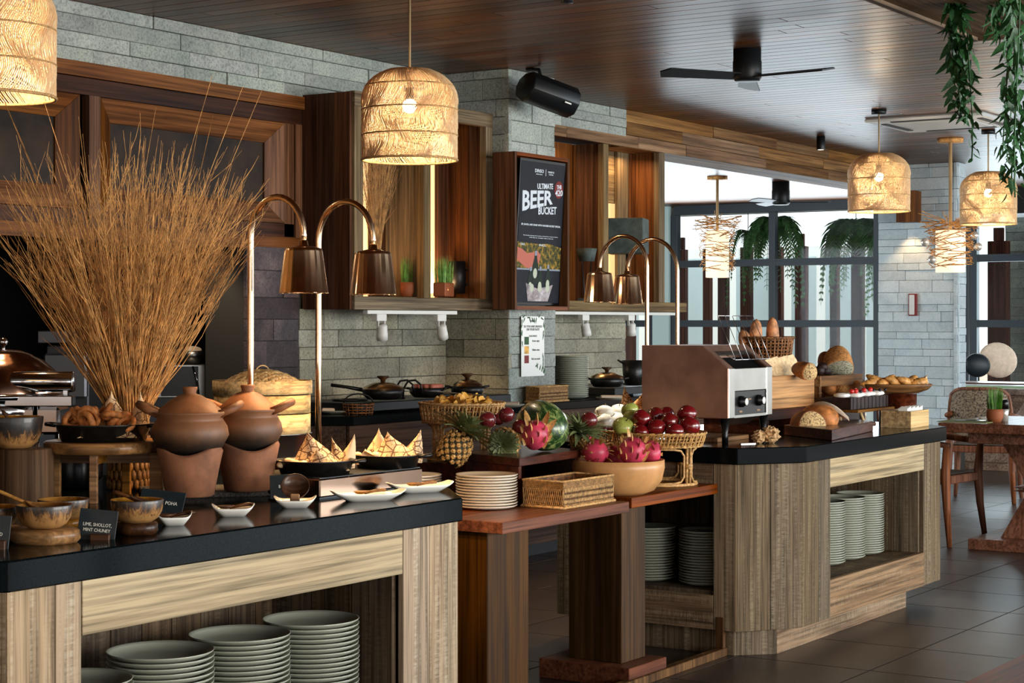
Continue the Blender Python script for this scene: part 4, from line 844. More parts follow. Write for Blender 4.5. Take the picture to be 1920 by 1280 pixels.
for (u, v) in [(.05 + .1 * k, .98) for k in range(9)] + [(.03, .95 - .09 * k) for k in range(5)] + [(.97, .7 + .06 * k) for k in range(4)] + [(.97 - .09 * k, .04 + .03 * k) for k in range(5)] + [(.95, .05 + .06 * k) for k in range(5)]:
    m.blade((wn * u, -.002, hn * v), (r.uniform(-1, 1), 0, r.uniform(-1.6, .6) if v > .5 else r.uniform(.2, 1.5)), (0, 1, 0), .04, .012, 0, 3)
part('leaf_border', m, 'leaf', n, kind='stuff')
sc_ = thing('wall_plate', 'slim white plate with dark red edges on the pale stone pillar', 'wall fitting', at(1711, 592, a=17.16)); part('back', MB().box(0, -.045, 0, .02, .045, .22), 'red_paint', sc_, bev=.003); part('face', MB().box(-.006, -.02, .012, 0, .035, .208), 'white_paint', sc_, bev=.003)
# planter box with trailing plants, upper right
pb = thing('hanging_planter', 'rough wooden planter box hung from the ceiling in the top right corner', 'planter', at(1870, 22, Y=5.6) + Vector((0, -.1, 0)))
part('side_board', MB().box(-.55, -.35, 0, -.52, .34, .30), 'rough_limed_x', pb, bev=.003); part('side_board', MB().box(.52, -.35, 0, .55, .34, .30), 'rough_limed_x', pb, bev=.003)
part('front_board', MB().box(-.55, .34, 0, .55, .37, .30), 'rough_limed_x', pb, bev=.003); part('front_board', MB().box(-.55, -.38, 0, .55, -.35, .30), 'rough_limed_x', pb, bev=.003)
part('bottom_board', MB().box(-.52, -.35, .01, .52, .34, .03), 'rough_limed_x', pb); part('hanger', MB().tube([(-.5, 0, .28), (-.5, 0, CZ - pb.location.z)], .012, 6), 'black_metal', pb); part('hanger', MB().tube([(.5, 0, .28), (.5, 0, CZ - pb.location.z)], .012, 6), 'black_metal', pb)
leaf_me = MB().blade((0, 0, 0), (0, 0, -1), (0, 1, 0), 1, .42, .25, 4, .9, .2).mesh('leaf', 'leaf'); slim_me = MB().blade((0, 0, 0), (0, 0, -1), (0, 1, 0), 1, .24, .3, 4, .9, .2).mesh('leaf', 'leaf')
def trailing(label, px, y0, y1, Y, n, seed, size=.05, spread=.02, me=None):
    r = random.Random(seed); top = at(px, y0, Y=Y); bot = at(px, y1, Y=Y); t = thing('trailing_plant', label, 'plant', top, 0, 'plants trailing from the planter'); L = top.z - bot.z; pts = []
    for i in range(10): q = i / 9; pts.append(Vector((math.sin(q * 5 + seed) * .014, math.sin(q * 4 + seed) * .012, -L * q)))
    part('stem', MB().tube(pts, .0022, 5), 'leaf', t)
    for k in range(n):
        q = (k + r.random() * .6) / n * 8.99; i = int(q); p = pts[i].lerp(pts[i + 1], q - i); o = part('leaf', None, None, t, me=me or leaf_me)
        s = size * r.uniform(.6, 1.2) * (1 - .35 * q / 9); o.location = p + Vector((r.uniform(-1, 1), r.uniform(-1, 1), 0)) * spread; o.scale = (s,) * 3; o.rotation_euler = (r.uniform(-.9, .9), r.uniform(-.9, .9), r.uniform(0, TAU))
trailing('thick leafy strand trailing from the planter, left of the others', 1795, -30, 225, 5.5, 150, 1, .066, .024)
trailing('thin leafy strand hanging on below the thick one', 1818, 60, 300, 5.45, 34, 2, .054, .012)
trailing('leafy strand at the right edge reaching down past the pendant', 1898, -30, 345, 5.3, 110, 3, .066, .034)
trailing('sparse strand just left of the one at the right edge', 1886, -20, 290, 5.6, 56, 4, .062, .02, slim_me)
trailing('long wispy strand nearest the pendant lamp at the right edge', 1908, -20, 370, 5.15, 90, 5, .07, .034, slim_me)
trailing('small tuft of slim leaves close under the planter', 1870, -10, 70, 5.5, 34, 6, .07, .03, slim_me)

# ================================================================== NEAREST COUNTER: FOOD AND BOWLS
C_ = .91
def bark_bowl(label, loc, r, h, spoon=None, rim=True, group=None):
    t = thing('wooden_bowl', label, 'bowl', loc, R_.uniform(0, 6), group)
    def wob(p, a): k = 1 + .02 * math.sin(3 * a) + .012 * math.sin(7 * a); return (p[0] * k, p[1] * k, p[2])
    s = h / .052
    part('body', MB().lathe([(0, 0), (r * .55, 0), (r * .78, .010 * s), (r * .93, .026 * s), (r, .052 * s), (r * .985, .054 * s)], 36, fn=wob), 'bark_bowl', t)
    part('hollow', MB().lathe([(r * .985, .054 * s), (r * .86, .053 * s), (r * .78, .034 * s), (r * .5, .016 * s), (0, .013 * s)], 36, fn=wob), 'acacia', t)
    return t
def round_slab(label, loc, r, h, mat='acacia', seed=0, cat='coaster', sx=1.0):
    def wob(p, a): k = 1 + .05 * math.sin(2 * a + seed) + .03 * math.sin(5 * a + seed * 2); return (p[0] * k * sx, p[1] * k, p[2])
    return single('wood_slice', MB().lathe([(0, 0), (r * .9, 0), (r, h * .3), (r * .98, h * .85), (r * .92, h), (0, h)], 32, fn=wob), mat, label, cat, loc, R_.uniform(0, 3))
def spoon(label, loc, az, tilt, L=.15, mat='walnut', bw=.022, cat='spoon', name='wooden_spoon'):
    t = thing(name, label, cat, loc); R = Euler((0, -tilt, az)).to_matrix().to_4x4()
    part('handle', MB().tube([(-.01, 0, 0), (L * .35, 0, .004), (L * .75, 0, .006), (L, 0, .004)], [.0045, .0045, .0055, .004], 8, R), mat, t)
    part('bowl', MB().lathe([(0, 0), (bw * .6, .002), (bw, .009), (bw * .9, .0095), (bw * .5, .005), (0, .003)], 20, R @ Matrix.Translation((-bw * 1.1, 0, -.003)), 1.4, 1), mat, t); return t
p = at(84, 1016, z=C_); round_slab('live-edge wood slice under the nearest bark-edged bowl', p, .082, .034, 'acacia', 1)
bark_bowl('bark-edged wooden bowl on a pale wood slice, left of the lime sign', p + Vector((0, 0, .036)), .069, .055)
p2 = at(108, 992, z=C_); round_slab('wood slice under the bowl behind the nearest bark-edged bowl', p2 + FW * .06, .055, .022, 'acacia', 3)
bark_bowl('shallow pale wooden bowl half hidden behind the nearest bark-edged bowl', p2 + FW * .06 + Vector((0, 0, .022)), .068, .05)
p3 = at(256, 1000, z=C_); round_slab('dark wood slice under the bowl right of the lime sign', p3, .056, .03, 'walnut', 5)
bark_bowl('bark-edged wooden bowl on a dark wood slice, right of the lime sign', p3 + Vector((0, 0, .03)), .068, .056)
spoon('small wooden spoon resting in the bowl right of the lime sign', p3 + Vector((0, 0, .088)) - RT * .01, math.atan2(-RT.y, -RT.x), .28, .055)
p4 = at(-22, 1014, z=C_); round_slab('wood slice cut off by the left edge of the photo', p4 + FW * .04, .07, .03, 'acacia', 2); bark_bowl('wooden bowl mostly cut off by the left edge of the photo', p4 + FW * .04 + Vector((0, 0, .03)), .066, .05)
spoon('long wooden ladle leaning out of the bowl at the left edge', at(50, 944, Y=4.5), math.atan2(-RT.y, -RT.x), .35, .13, 'acacia', .02)
b = at(38, 948, z=C_); single('wood_block', MB().lathe([(0, 0), (.078, 0), (.08, .01), (.078, .165), (0, .166)], 20, fn=lambda p, a: (p[0] * (1 + .03 * math.sin(6 * a)), p[1] * (1 + .03 * math.sin(6 * a)), p[2])), 'log_wood', 'tall rough log block carrying a bowl at the left edge', 'stand', b + FW * .07, 0, bev=.002)
bark_bowl('large bark-edged bowl on the tall log block at the left edge', b + FW * .07 + Vector((0, 0, .167)) - RT * .035, .082, .09)
spoon('stub of a wooden spoon standing in the bowl on the log block', b + FW * .07 + Vector((0, 0, .235)) - RT * .05, 2.2, 1.0, .05, 'walnut', .015)
def sign(label, px0, px1, ytop, ybot, Y, lines, tilt=.25, turn=0, block=True, size=.0125, rot=0, tc=(.5, .45)):
    c = at((px0 + px1) / 2, ybot, Y=Y); w = (px1 - px0) * Y / F_PX; h = (ybot - ytop) * Y / F_PX / math.cos(tilt)
    t = thing('name_sign', label, 'sign', c, FACE + turn); R = Matrix.Rotation(-tilt, 4, 'X') @ Matrix.Rotation(rot, 4, 'Y')
    part('board', MB().box(-w / 2, 0, 0, w / 2, .003, h, R), 'sign_face', t, bev=.0006); part('border', MB().box(-w / 2 + .003, -.0005, h - .0035, w / 2 - .003, 0, h - .003, R), 'frame_metal', t)
    for k, s in enumerate(lines): text(s, t, 'sign_ink', size, R @ Matrix.Translation((w * (tc[0] - .5), -.0008, h * tc[1] + (len(lines) / 2 - k - .5) * size * 1.15)) @ Matrix.Rotation(PI / 2, 4, 'X'), sx=.86)
    if block: part('holder', MB().box(-.024, -.012, -.003, .024, .008, .022, Matrix.Translation((.014, 0, 0))), 'walnut', t, bev=.0015)
    return t
sign('slate sign lettered LIME, SHOLLOT, MINT CHUNEY in a small wood holder', 142, 214, 956, 1017, 4.52, ['LIME, SHOLLOT,', 'MINT CHUNEY'], .22, rot=.09, size=.0118)
sign('dark slate sign lettered POHA leaning behind the wooden bowl', 255, 340, 921, 965, 4.98, ['POHA'], .5, block=False, size=.0145, rot=.12, tc=(.72, .5))
sign('slate sign lettered BASMATI behind the large wooden ladle', 507, 556, 890, 934, 5.5, ['BASMATI'], .2, block=False, size=.0135, rot=-.06, tc=(.62, .5))
sign('slate sign cut off by the left edge of the photo', -52, 15, 966, 1030, 4.33, ['TAMARIND'], .2, rot=.06, size=.0118)
def dish(label, loc, L, W, az, h=.022, group=None):
    t = thing('serving_dish', label, 'dish', loc, az, group); m = MB(); n = 12
    def ring(l, w, z, up=0): return [(l * (abs(math.cos(a)) ** .45) * math.copysign(1, math.cos(a)), w * (abs(math.sin(a)) ** .45) * math.copysign(1, math.sin(a)), z + up * abs(math.cos(a)) ** 3) for a in [TAU * (k + .5) / 24 for k in range(24)]]
    rs = [ring(L * .28, W * .30, 0), ring(L * .44, W * .45, h * .7, .006), ring(L * .5, W * .5, h, .012), ring(L * .485, W * .485, h + .001, .012), ring(L * .40, W * .40, h * .75, .003), ring(L * .25, W * .25, h * .35)]
    vs = [p for r_ in rs for p in r_]; fs = [tuple(range(24))[::-1]]
    for i in range(5): fs += [(i * 24 + k, i * 24 + (k + 1) % 24, (i + 1) * 24 + (k + 1) % 24, (i + 1) * 24 + k) for k in range(24)]
    fs.append(tuple(range(120, 144))); part('dish', m.add(vs, fs, True), 'white_china', t); return t
AZ = math.atan2(RT.y, RT.x)
for lab, px, y, L, W, d in (('small white dish with a dark wooden spoon, beside the bowl right of the lime sign', 322, 986, .095, .08, .25), ('small white dish with a dark wooden spoon in front of the clay stoves', 434, 969, .12, .08, .15),
                            ('small white dish holding the large wooden ladle', 551, 953, .125, .09, .1), ('long white dish with a wooden spoon, left of the counter\'s corner dish', 688, 940, .235, .09, .35), ('long white dish with a wooden spoon nearest the counter\'s right corner', 786, 924, .22, .09, .42)):
    q = at(px, y, z=C_) + FW * .03; dish(lab, q, L, W, AZ + d)
    if px != 551: spoon('wooden spoon lying on the ' + lab.split(' with')[0] + {322: ' by the lime sign', 434: ' by the clay stoves', 688: ' before the warming tray', 786: ' at the right corner'}[px], q + Vector((0, 0, .024)), AZ + .5, .02, .06, 'walnut' if px < 600 else 'acacia', .019)
q = at(551, 953, z=C_) + FW * .03; t = thing('wooden_ladle', 'large round wooden ladle propped on the small white dish', 'ladle', q + Vector((0, 0, .018)), AZ + .1)
R = Matrix.Rotation(.95, 4, 'X'); part('bowl', MB().lathe([(0, -.022), (.022, -.018), (.038, -.004), (.0425, .008), (.040, .008), (.034, -.002), (.018, -.012), (0, -.014)], 32, Matrix.Translation((0, .012, .04)) @ R), 'walnut', t)
part('handle', MB().box(-.014, -.034, -.012, .014, -.026, .020, Matrix.Rotation(-.15, 4, 'X')), 'crate_wood', t, bev=.003)
# warming tray and pans
t = thing('warming_tray', 'long polished steel warming tray under the two black pans', 'warming tray', (4.30, 3.535, C_))
part('body', MB().box(0, 0, .006, .53, .34, .062), 'dark_bronze', t, bev=.004); part('top', MB().box(.006, .006, .0622, .524, .334, .065), 'black_metal', t); part('base', MB().box(.01, .01, 0, .52, .33, .008), 'black_metal', t)
for i, (x, y) in enumerate(((.5, .02), (.3, .03))): pass
def pan(label, loc, r, h, az, group=None, long=False, mat='cast_iron'):
    t = thing('cast_iron_pan', label, 'pan', loc, az, group)
    part('body', MB().lathe([(0, 0), (r * .86, 0), (r * .97, h * .9), (r * 1.02, h), (r * .99, h * 1.02), (r * .93, h * .9), (r * .82, h * .15), (0, h * .12)], 40), mat, t)
    for s in ((1, -1) if not long else (-1,)): part('handle', MB().tube([(s * r * .97, -.028, h * .88), (s * (r + .028), -.02, h * .95), (s * (r + .034), 0, h * .96), (s * (r + .028), .02, h * .95), (s * r * .97, .028, h * .88)], .006, 6), mat, t)
    if long: part('handle', MB().tube([(r * .97, 0, h * .9), (r + .06, 0, h * 1.2), (r + .17, 0, h * 1.6)], [.009, .007, .01], 8), mat, t)
    return t
def flaps(name, label, loc, specs, seed=0, mat='printed_paper'):
    """crumpled greaseproof sheet: a lining and pointed corners standing out of the pan"""
    r = random.Random(seed); m = MB()
    def lining(p, a): return (p[0], p[1], p[2] + .006 * math.sin(5 * a))
    m.lathe([(0, 0), (specs[0][5] * .7, 0), (specs[0][5] * .86, .012)], 20, fn=lining)
    for (u, d, w, h, lean, R0) in specs:  # u,d offsets along RT and FW; w half width; h height; lean towards +RT
        n = 6; vs = []; fs = []
        for i in range(n + 1):
            v = i / n
            for j in range(n + 1):
                s = (j / n * 2 - 1); ww = w * (1 - v ** 1.3) if v > .0 else w; q = RT * (u + s * ww + lean * v ** 1.2) + FW * (d + .02 * s * s * (1 if h > .05 else -1) + .025 * math.sin(v * 2.5)) + Vector((0, 0, .004 + h * v * (1 - .12 * s * s))); vs.append(tuple(q))
        for i in range(n):
            for j in range(n): k = i * (n + 1) + j; fs.append((k, k + 1, k + n + 2, k + n + 1))
        m.add(vs, fs, True)
    return single(name, m, mat, label, 'paper', loc)
pa = at(584, 893, z=.975) + FW * .10; pan('black cast-iron pan with printed paper at the left of the warming tray', Vector((pa.x, pa.y, .976)), .125, .044, AZ - .12)
flaps('printed_paper_liner', 'sheet of printed brown paper standing in the left pan on the warming tray', Vector((pa.x, pa.y, .984)), [(.005, .03, .085, .12, -.035, .125), (.03, -.06, .085, .068, -.02, .1), (.075, .05, .035, .10, -.03, .1), (.085, .04, .035, .11, .035, .1), (-.08, .01, .05, .035, -.05, .1)], 1)
pb_ = at(722, 880, z=.975) + FW * .09; pan('black cast-iron pan with printed paper at the right of the warming tray', Vector((pb_.x, pb_.y, .976)), .112, .042, AZ - .1)
flaps('printed_paper_liner', 'sheet of pale printed paper standing in the right pan on the warming tray', Vector((pb_.x, pb_.y, .984)), [(-.035, .03, .055, .115, .005, .112), (.03, .0, .085, .105, -.03, .1), (.07, .02, .045, .11, .04, .1), (-.05, -.04, .05, .05, -.02, .1)], 2)
def rolls(name, label, cat, n, loc, R0, r, mat, seed, dz=0, group=None, sx=1.6):
    rr = random.Random(seed)
    me = MB().ball(r, (0, 0, 0), 12, 8, sx, 1, .8).mesh(name, mat)
    for k in range(n):
        a = rr.uniform(0, TAU); q = R0 * math.sqrt(rr.random()); o = single(name, None, None, label, cat, loc + Vector((q * math.cos(a), q * math.sin(a), rr.uniform(0, dz))), rr.uniform(0, 3), group, me=me)
rolls('bread_cube', 'small pale bread piece in the left paper-lined pan', 'bread', 9, Vector((pa.x, pa.y, 1.0)) - RT * .06 - FW * .05, .045, .013, 'toast', 3, .018, 'bread pieces in the left pan', 1.2)
rolls('bread_cube', 'small pale dumpling behind the paper in the right pan', 'bread', 7, Vector((pb_.x, pb_.y, 1.0)) - RT * .07, .035, .014, 'toast', 4, .02, 'dumplings in the right pan', 1.1)
# wooden riser with onion rings
rc = at(172, 832, z=1.09) + FW * .16; t = thing('serving_riser', 'round wooden riser on square legs under the black pan of onion rings', 'stand', (rc.x, rc.y, C_), AZ)
part('top', MB().lathe([(0, .147), (.176, .147), (.18, .152), (.18, .176), (.176, .18), (0, .18)], 40), 'acacia', t)
for u, d, w in ((.0, -.135, .012), (.165, -.02, .019), (-.15, .02, .013), (.04, .14, .013)): part('leg', MB().box(u - w, d - w * .8, 0, u + w, d + w * .8, .147), 'crate_wood', t, bev=.002)
part('rail', MB().box(-.15, .012, .11, .16, .028, .146), 'crate_wood', t); part('rail', MB().box(-.008, -.13, .115, .008, .13, .146), 'crate_wood', t)
pan('black cast-iron pan of onion rings on the round wooden riser', Vector((rc.x, rc.y, C_ + .1805)), .148, .052, AZ - .1)
flaps('printed_paper_liner', 'printed paper sheet with two tall corners in the onion ring pan', Vector((rc.x, rc.y, C_ + .192)), [(-.005, .02, .08, .135, .02, .148), (.095, -.03, .05, .135, .02, .1), (.04, -.115, .09, .035, .03, .1)], 3)
r = random.Random(8)
for k in range(17):
    R0 = r.uniform(.022, .032); m = MB(); th = r.uniform(.008, .0105)
    m.tube([((R0 + r.uniform(-.0015, .0015)) * math.cos(TAU * i / 18), R0 * math.sin(TAU * i / 18), 0) for i in range(18)], th, 8, closed=True)
    u = r.uniform(-.11, .09); d = r.uniform(-.09, .03); o = Vector((rc.x, rc.y, C_ + .235 + r.uniform(0, .035) * (1 - abs(u) * 5))) + RT * u + FW * d
    single('onion_ring', m, 'onion_ring', 'golden fried onion ring in the pan on the wooden riser', 'onion ring', o, 0, 'onion rings in the pan', rot=(r.uniform(-1.1, 1.1), r.uniform(-1.1, 1.1), r.uniform(0, 3)))
# carved vase with dry twigs
vb = at(222, 926, z=C_) + FW * .16; t = thing('vase', 'carved wooden vase with scale pattern behind the wooden riser', 'vase', (vb.x, vb.y, C_))
part('body', MB().lathe([(0, 0), (.062, 0), (.068, .03), (.066, .14), (.05, .24), (.046, .27), (.04, .27), (.04, .2), (0, .2)], 32), 'log_wood', t)
m = MB()
for row in range(7):
    for k in range(22):
        a = TAU * (k + .5 * (row % 2)) / 22; z = .02 + row * .03; q = .067 if z < .15 else .067 - (z - .15) * .18; m.ball(.0085, (0, 0, 0), 8, 6, .55, 1.0, 2.0, Matrix.Translation((q * math.cos(a), q * math.sin(a), z)) @ Matrix.Rotation(a, 4, 'Z'))
part('carved_scales', m, 'acacia', t, kind='stuff')
m = MB(); twigs(m, random.Random(21), 520, .04, .43, 1.0, .12, .0021, 1.3, .028)
r = random.Random(5)
for k in range(22): 
    a = r.uniform(0, TAU); m.tube([(.03 * math.cos(a), .03 * math.sin(a), .2), (.2 * math.cos(a), .2 * math.sin(a), .5), (.44 * math.cos(a + .2), .44 * math.sin(a + .2), .62 + r.random() * .5)], [.002, .0017, .0008], 3)
single('dried_twigs', m, 'twig', 'big fan of dry brown twigs standing in the carved vase', 'dried plants', (vb.x, vb.y, C_ + .2), 0, kind='stuff')
# clay pots on clay stoves
tm = single('woven_mat', MB().box(-.28, -.13, 0, .22, .13, .018), 'tray_weave', 'grey woven board under the two clay stoves', 'mat', at(425, 930, z=C_) + FW * .10, AZ + .28, bev=.003)
def stove(label, px, y, az=0):
    b = at(px, y, z=C_ + .019) + FW * .072
    def notch(p, a):
        k = max(0, math.cos(a)) ** 3 * .030 + max(0, math.cos(a - 2.2)) ** 4 * .02 + max(0, math.cos(a + 2.2)) ** 4 * .02
        return (p[0], p[1], p[2] - (k if p[2] > .13 else k * .3 if p[2] > .08 else 0))
    t = thing('clay_stove', label, 'stove', b, math.atan2(-FW.y, -FW.x) + az); part('body', MB().lathe([(0, 0), (.066, 0), (.072, .004), (.088, .09), (.099, .148), (.094, .158), (.084, .15), (.07, .08), (0, .07)], 40, fn=notch), 'clay_stove', t); return b
def claypot(label, b, s=1, az=0, dark_base=True):
    t = thing('clay_pot', label, 'pot', b + Vector((0, 0, .118)), AZ + az)
    m = MB().lathe([(0, 0), (.06 * s, .006), (.098 * s, .03), (.117 * s, .066), (.112 * s, .092), (.102 * s, .108), (.097 * s, .116), (.116 * s, .131), (.116 * s, .137), (.098 * s, .136), (.09 * s, .12), (0, .1)], 44)
    part('body', m, 'terracotta_dark_base', t)
    for sd in (-1, 1): part('handle', MB().tube([(sd * .092 * s, -.038, .13), (sd * .13 * s, -.026, .147), (sd * .15 * s, 0, .158), (sd * .13 * s, .026, .150), (sd * .092 * s, .038, .132)], .0125, 10), 'terracotta', t)
    L = part('lid', MB().lathe([(.099 * s, .136), (.094 * s, .142), (.066 * s, .166), (.036, .184), (.02, .189), (.0185, .194), (.0225, .206), (.022, .21), (0, .211)], 40), 'terracotta', t); return t
tt = NT('terracotta_dark_base'); v, rn = tt.coord((1, 1, 1)); n1 = tt.noise(v, 12, 4); tc = tt.n('ShaderNodeTexCoord'); sp = tt.n('ShaderNodeSeparateXYZ'); tt.l(tc.outputs['Object'], sp.inputs[0])  # pot body: clay colour darkens towards the bottom
mr = tt.n('ShaderNodeMapRange'); tt.l(sp.outputs[2], mr.inputs[0]); mr.inputs[1].default_value = .0; mr.inputs[2].default_value = .09; ad = tt.n('ShaderNodeMath', operation='MULTIPLY_ADD'); tt.l(n1, ad.inputs[0]); ad.inputs[1].default_value = .7; ad.inputs[2].default_value = -.35
a2 = tt.n('ShaderNodeMath', operation='ADD'); tt.l(mr.outputs[0], a2.inputs[0]); tt.l(ad.outputs[0], a2.inputs[1]); tt.base(tt.ramp(a2.outputs[0], [(.1, (16, 13, 11)), (.42, (46, 32, 20)), (.75, (92, 60, 34)), (1, (124, 80, 48))])); tt.set(Roughness=.55); MATS['terracotta_dark_base'] = tt.m
s1 = stove('clay stove with a scooped rim under the front clay pot', 348, 934); claypot('lidded clay pot with loop handles, nearest on its stove', s1, 1.0, .1)
s2 = stove('clay stove with a scooped rim under the rear clay pot', 458, 923, .3); claypot('lidded clay pot with loop handles, right-hand one behind', s2, .93, -.1)
# steel bowl and bamboo steamer
sb = at(492, 850, z=C_ + .01) - FW * .0; Ys = 6.5; sb = at(492, 812, Y=Ys); sb.z = C_; t = thing('steel_pot', 'steel bowl pot under the bamboo steamer', 'pot', sb)
zt = 1.45 - (812 - 605) * Ys / F_PX - C_
part('body', MB().lathe([(0, .0), (.10, 0), (.15, zt * .4), (.17, zt), (.178, zt + .002), (.16, zt)], 40), 'steel', t)
ts = thing('bamboo_steamer', 'three-tier round bamboo steamer with woven lid behind the clay pots', 'steamer', sb + Vector((0, 0, zt + .003)))
for k, (a, b2, rr_) in enumerate(((0, .068, .172), (.072, .136, .172), (.140, .187, .178))):
    part('tier' if k < 2 else 'lid_band', MB().lathe([(rr_ - .01, a), (rr_, a), (rr_, b2), (rr_ - .008, b2), (rr_ - .01, a)], 48), 'bamboo', ts)
m = MB()
for k in range(16):
    for s in (0, 1):
        o = -.132 + k * .0176; L = math.sqrt(max(.0001, .135 ** 2 - o * o)); pts = []
        for i in range(9):
            x = -L + 2 * L * i / 8; z = .176 + .045 * (1 - (x * x + o * o) / .135 ** 2) + (.0015 if (i + k + s) % 2 else -.0015); pts.append((x, o, z) if s else (o, x, z))
        m.tube(pts, .0075, 4)
part('lid_disc', MB().lathe([(.172, .17), (.172, .176), (0, .18), (0, .172)], 40), 'bamboo', ts); part('woven_lid', m, 'bamboo', ts, kind='stuff'); part('lid_loop', MB().tube([(.035 * math.cos(a), 0, .218 + .022 * math.sin(a)) for a in [PI * k / 10 for k in range(11)]], .0025, 6), 'rattan', ts)
# chafing dish, chrome frame, dark jar
cb = at(6, 760, Y=6.15); cb.z = C_; t = thing('chafing_dish', 'round chafing dish with bronze dome lid and chrome frame at the left edge', 'chafing dish', cb, AZ)
part('lid', MB().lathe([(.200, .305), (.198, .325), (.175, .375), (.13, .415), (.10, .428), (.098, .431), (.06, .446), (0, .452)], 48), 'bronze_dome', t); part('lid_knob', MB().lathe([(.006, .45), (.006, .462), (.014, .468), (.016, .478), (.009, .488), (0, .49)], 20), 'chrome', t)
part('pan_rim', MB().lathe([(.19, .285), (.215, .285), (.217, .30), (.2, .305), (.19, .30)], 48), 'chrome', t); part('body', MB().lathe([(0, .19), (.17, .19), (.195, .22), (.2, .284), (0, .284)], 48), 'chrome', t)
T = Matrix.Translation((.17, -.14, 0)); part('roll_hinge', MB().lathe([(0, -.10), (.033, -.10), (.035, -.095), (.035, .10), (.033, .104), (0, .104)], 28, T @ Matrix.Translation((0, 0, .345)) @ Matrix.Rotation(PI / 2, 4, 'Y')), 'chrome', t)
part('frame_bar', MB().box(-.17, -.05, .265, .11, .0, .30, T).box(-.12, -.02, .30, -.10, 0, .32, T).box(.07, -.02, .30, .09, 0, .32, T), 'chrome', t, bev=.003)
for u, d in ((-.13, -.15), (.15, -.15), (-.13, .15), (.15, .15)): part('leg', MB().tube([(u, d, .27), (u, d, .01), (u, d, 0)], .013, 10), 'chrome', t)
part('side_box', MB().box(.06, -.16, .17, .23, -.02, .262), 'chrome', t, bev=.01)
jb = at(116, 926, z=C_) + FW * .2; t = thing('dark_jar', 'glossy black jar under the wooden riser, beside the log block', 'jar', (jb.x, jb.y, C_)); part('body', MB().lathe([(0, 0), (.052, 0), (.058, .01), (.06, .085), (.05, .11), (.03, .12), (.03, .13), (0, .13)], 32), 'black_plastic', t)
part('handle', MB().tube([(.055, 0, .02), (.078, 0, .04), (.08, 0, .08), (.055, 0, .10)], .006, 8), 'walnut', t, rz=AZ)

# ================================================================== SIDE TABLES: FRUIT AND BASKETS
T_ = .75
rs = thing('display_riser', 'dark reddish wooden riser box on the side table carrying pineapples and melon', 'riser', (5.772, 3.769, T_))
P4 = [(0, 0), (.55, .06), (.70, .43), (.15, .37)]
part('top_board', MB().prism(P4, .153, .184), 'riser_wood', rs, bev=.002)
def lerp2(a, b, t): return (a[0] + (b[0] - a[0]) * t, a[1] + (b[1] - a[1]) * t)
part('side_board', MB().prism([(.012, .012), (.035, .014), (.168, .35), (.145, .35)], 0, .153), 'riser_wood', rs); part('side_board', MB().prism([(.515, .066), (.54, .068), (.69, .42), (.665, .418)], 0, .153), 'riser_wood', rs)
part('back_board', MB().prism([(.165, .33), (.67, .40), (.67, .415), (.165, .345)], 0, .153), 'riser_wood', rs)
k3_ = at(866, 860, Y=7.66)
low = single('low_riser', MB().box(-.17, -.19, 0, .19, .19, .12), 'riser_wood', 'low dark wooden block under the rattan basket of chips', 'riser', (k3_[0], k3_[1], T_), 0.1, bev=.003)
def weave_ring(R, z0, z1, n_st, n_we, ra=.0028, flare=.0, sx=1, slant=.0, sw=.0055, oval=None):
    """woven wall: slanted stakes and horizontal weavers between two heights"""
    m = MB(); w_ = MB(); rr = lambda z: R * (1 + flare * ((z - z0) / (z1 - z0) - 1))
    for k in range(n_st):
        a = TAU * k / n_st; pts = []
        for i in range(4):
            t = i / 3; z = z0 + (z1 - z0) * t; aa = a + slant * t; q = rr(z) + .003 * (1 if k % 2 else -1) * math.sin(PI * t); pts.append((q * math.cos(aa) * sx, q * math.sin(aa), z))
        m.tube(pts, sw * .5, 4, caps=False)
    for j in range(n_we):
        z = z0 + (z1 - z0) * (j + .5) / n_we; N = n_st * 2; q = rr(z)
        w_.tube([((q + .0028 * math.cos(PI * i / 2 + PI * j)) * math.cos(TAU * i / N) * sx, (q + .0028 * math.cos(PI * i / 2 + PI * j)) * math.sin(TAU * i / N), z) for i in range(N)], ra, 4, closed=True)
    return m, w_
def rim(m, R, z, sx, n=60, amp=.0025, r=.0045, tw=20):
    for ph in (0, PI):
        m.tube([((R + amp * math.cos(tw * a + ph)) * math.cos(a) * sx, (R + amp * math.cos(tw * a + ph)) * math.sin(a), z + amp * math.sin(tw * a + ph)) for a in [TAU * i / (n * 2) for i in range(n * 2)]], r, 5, closed=True)
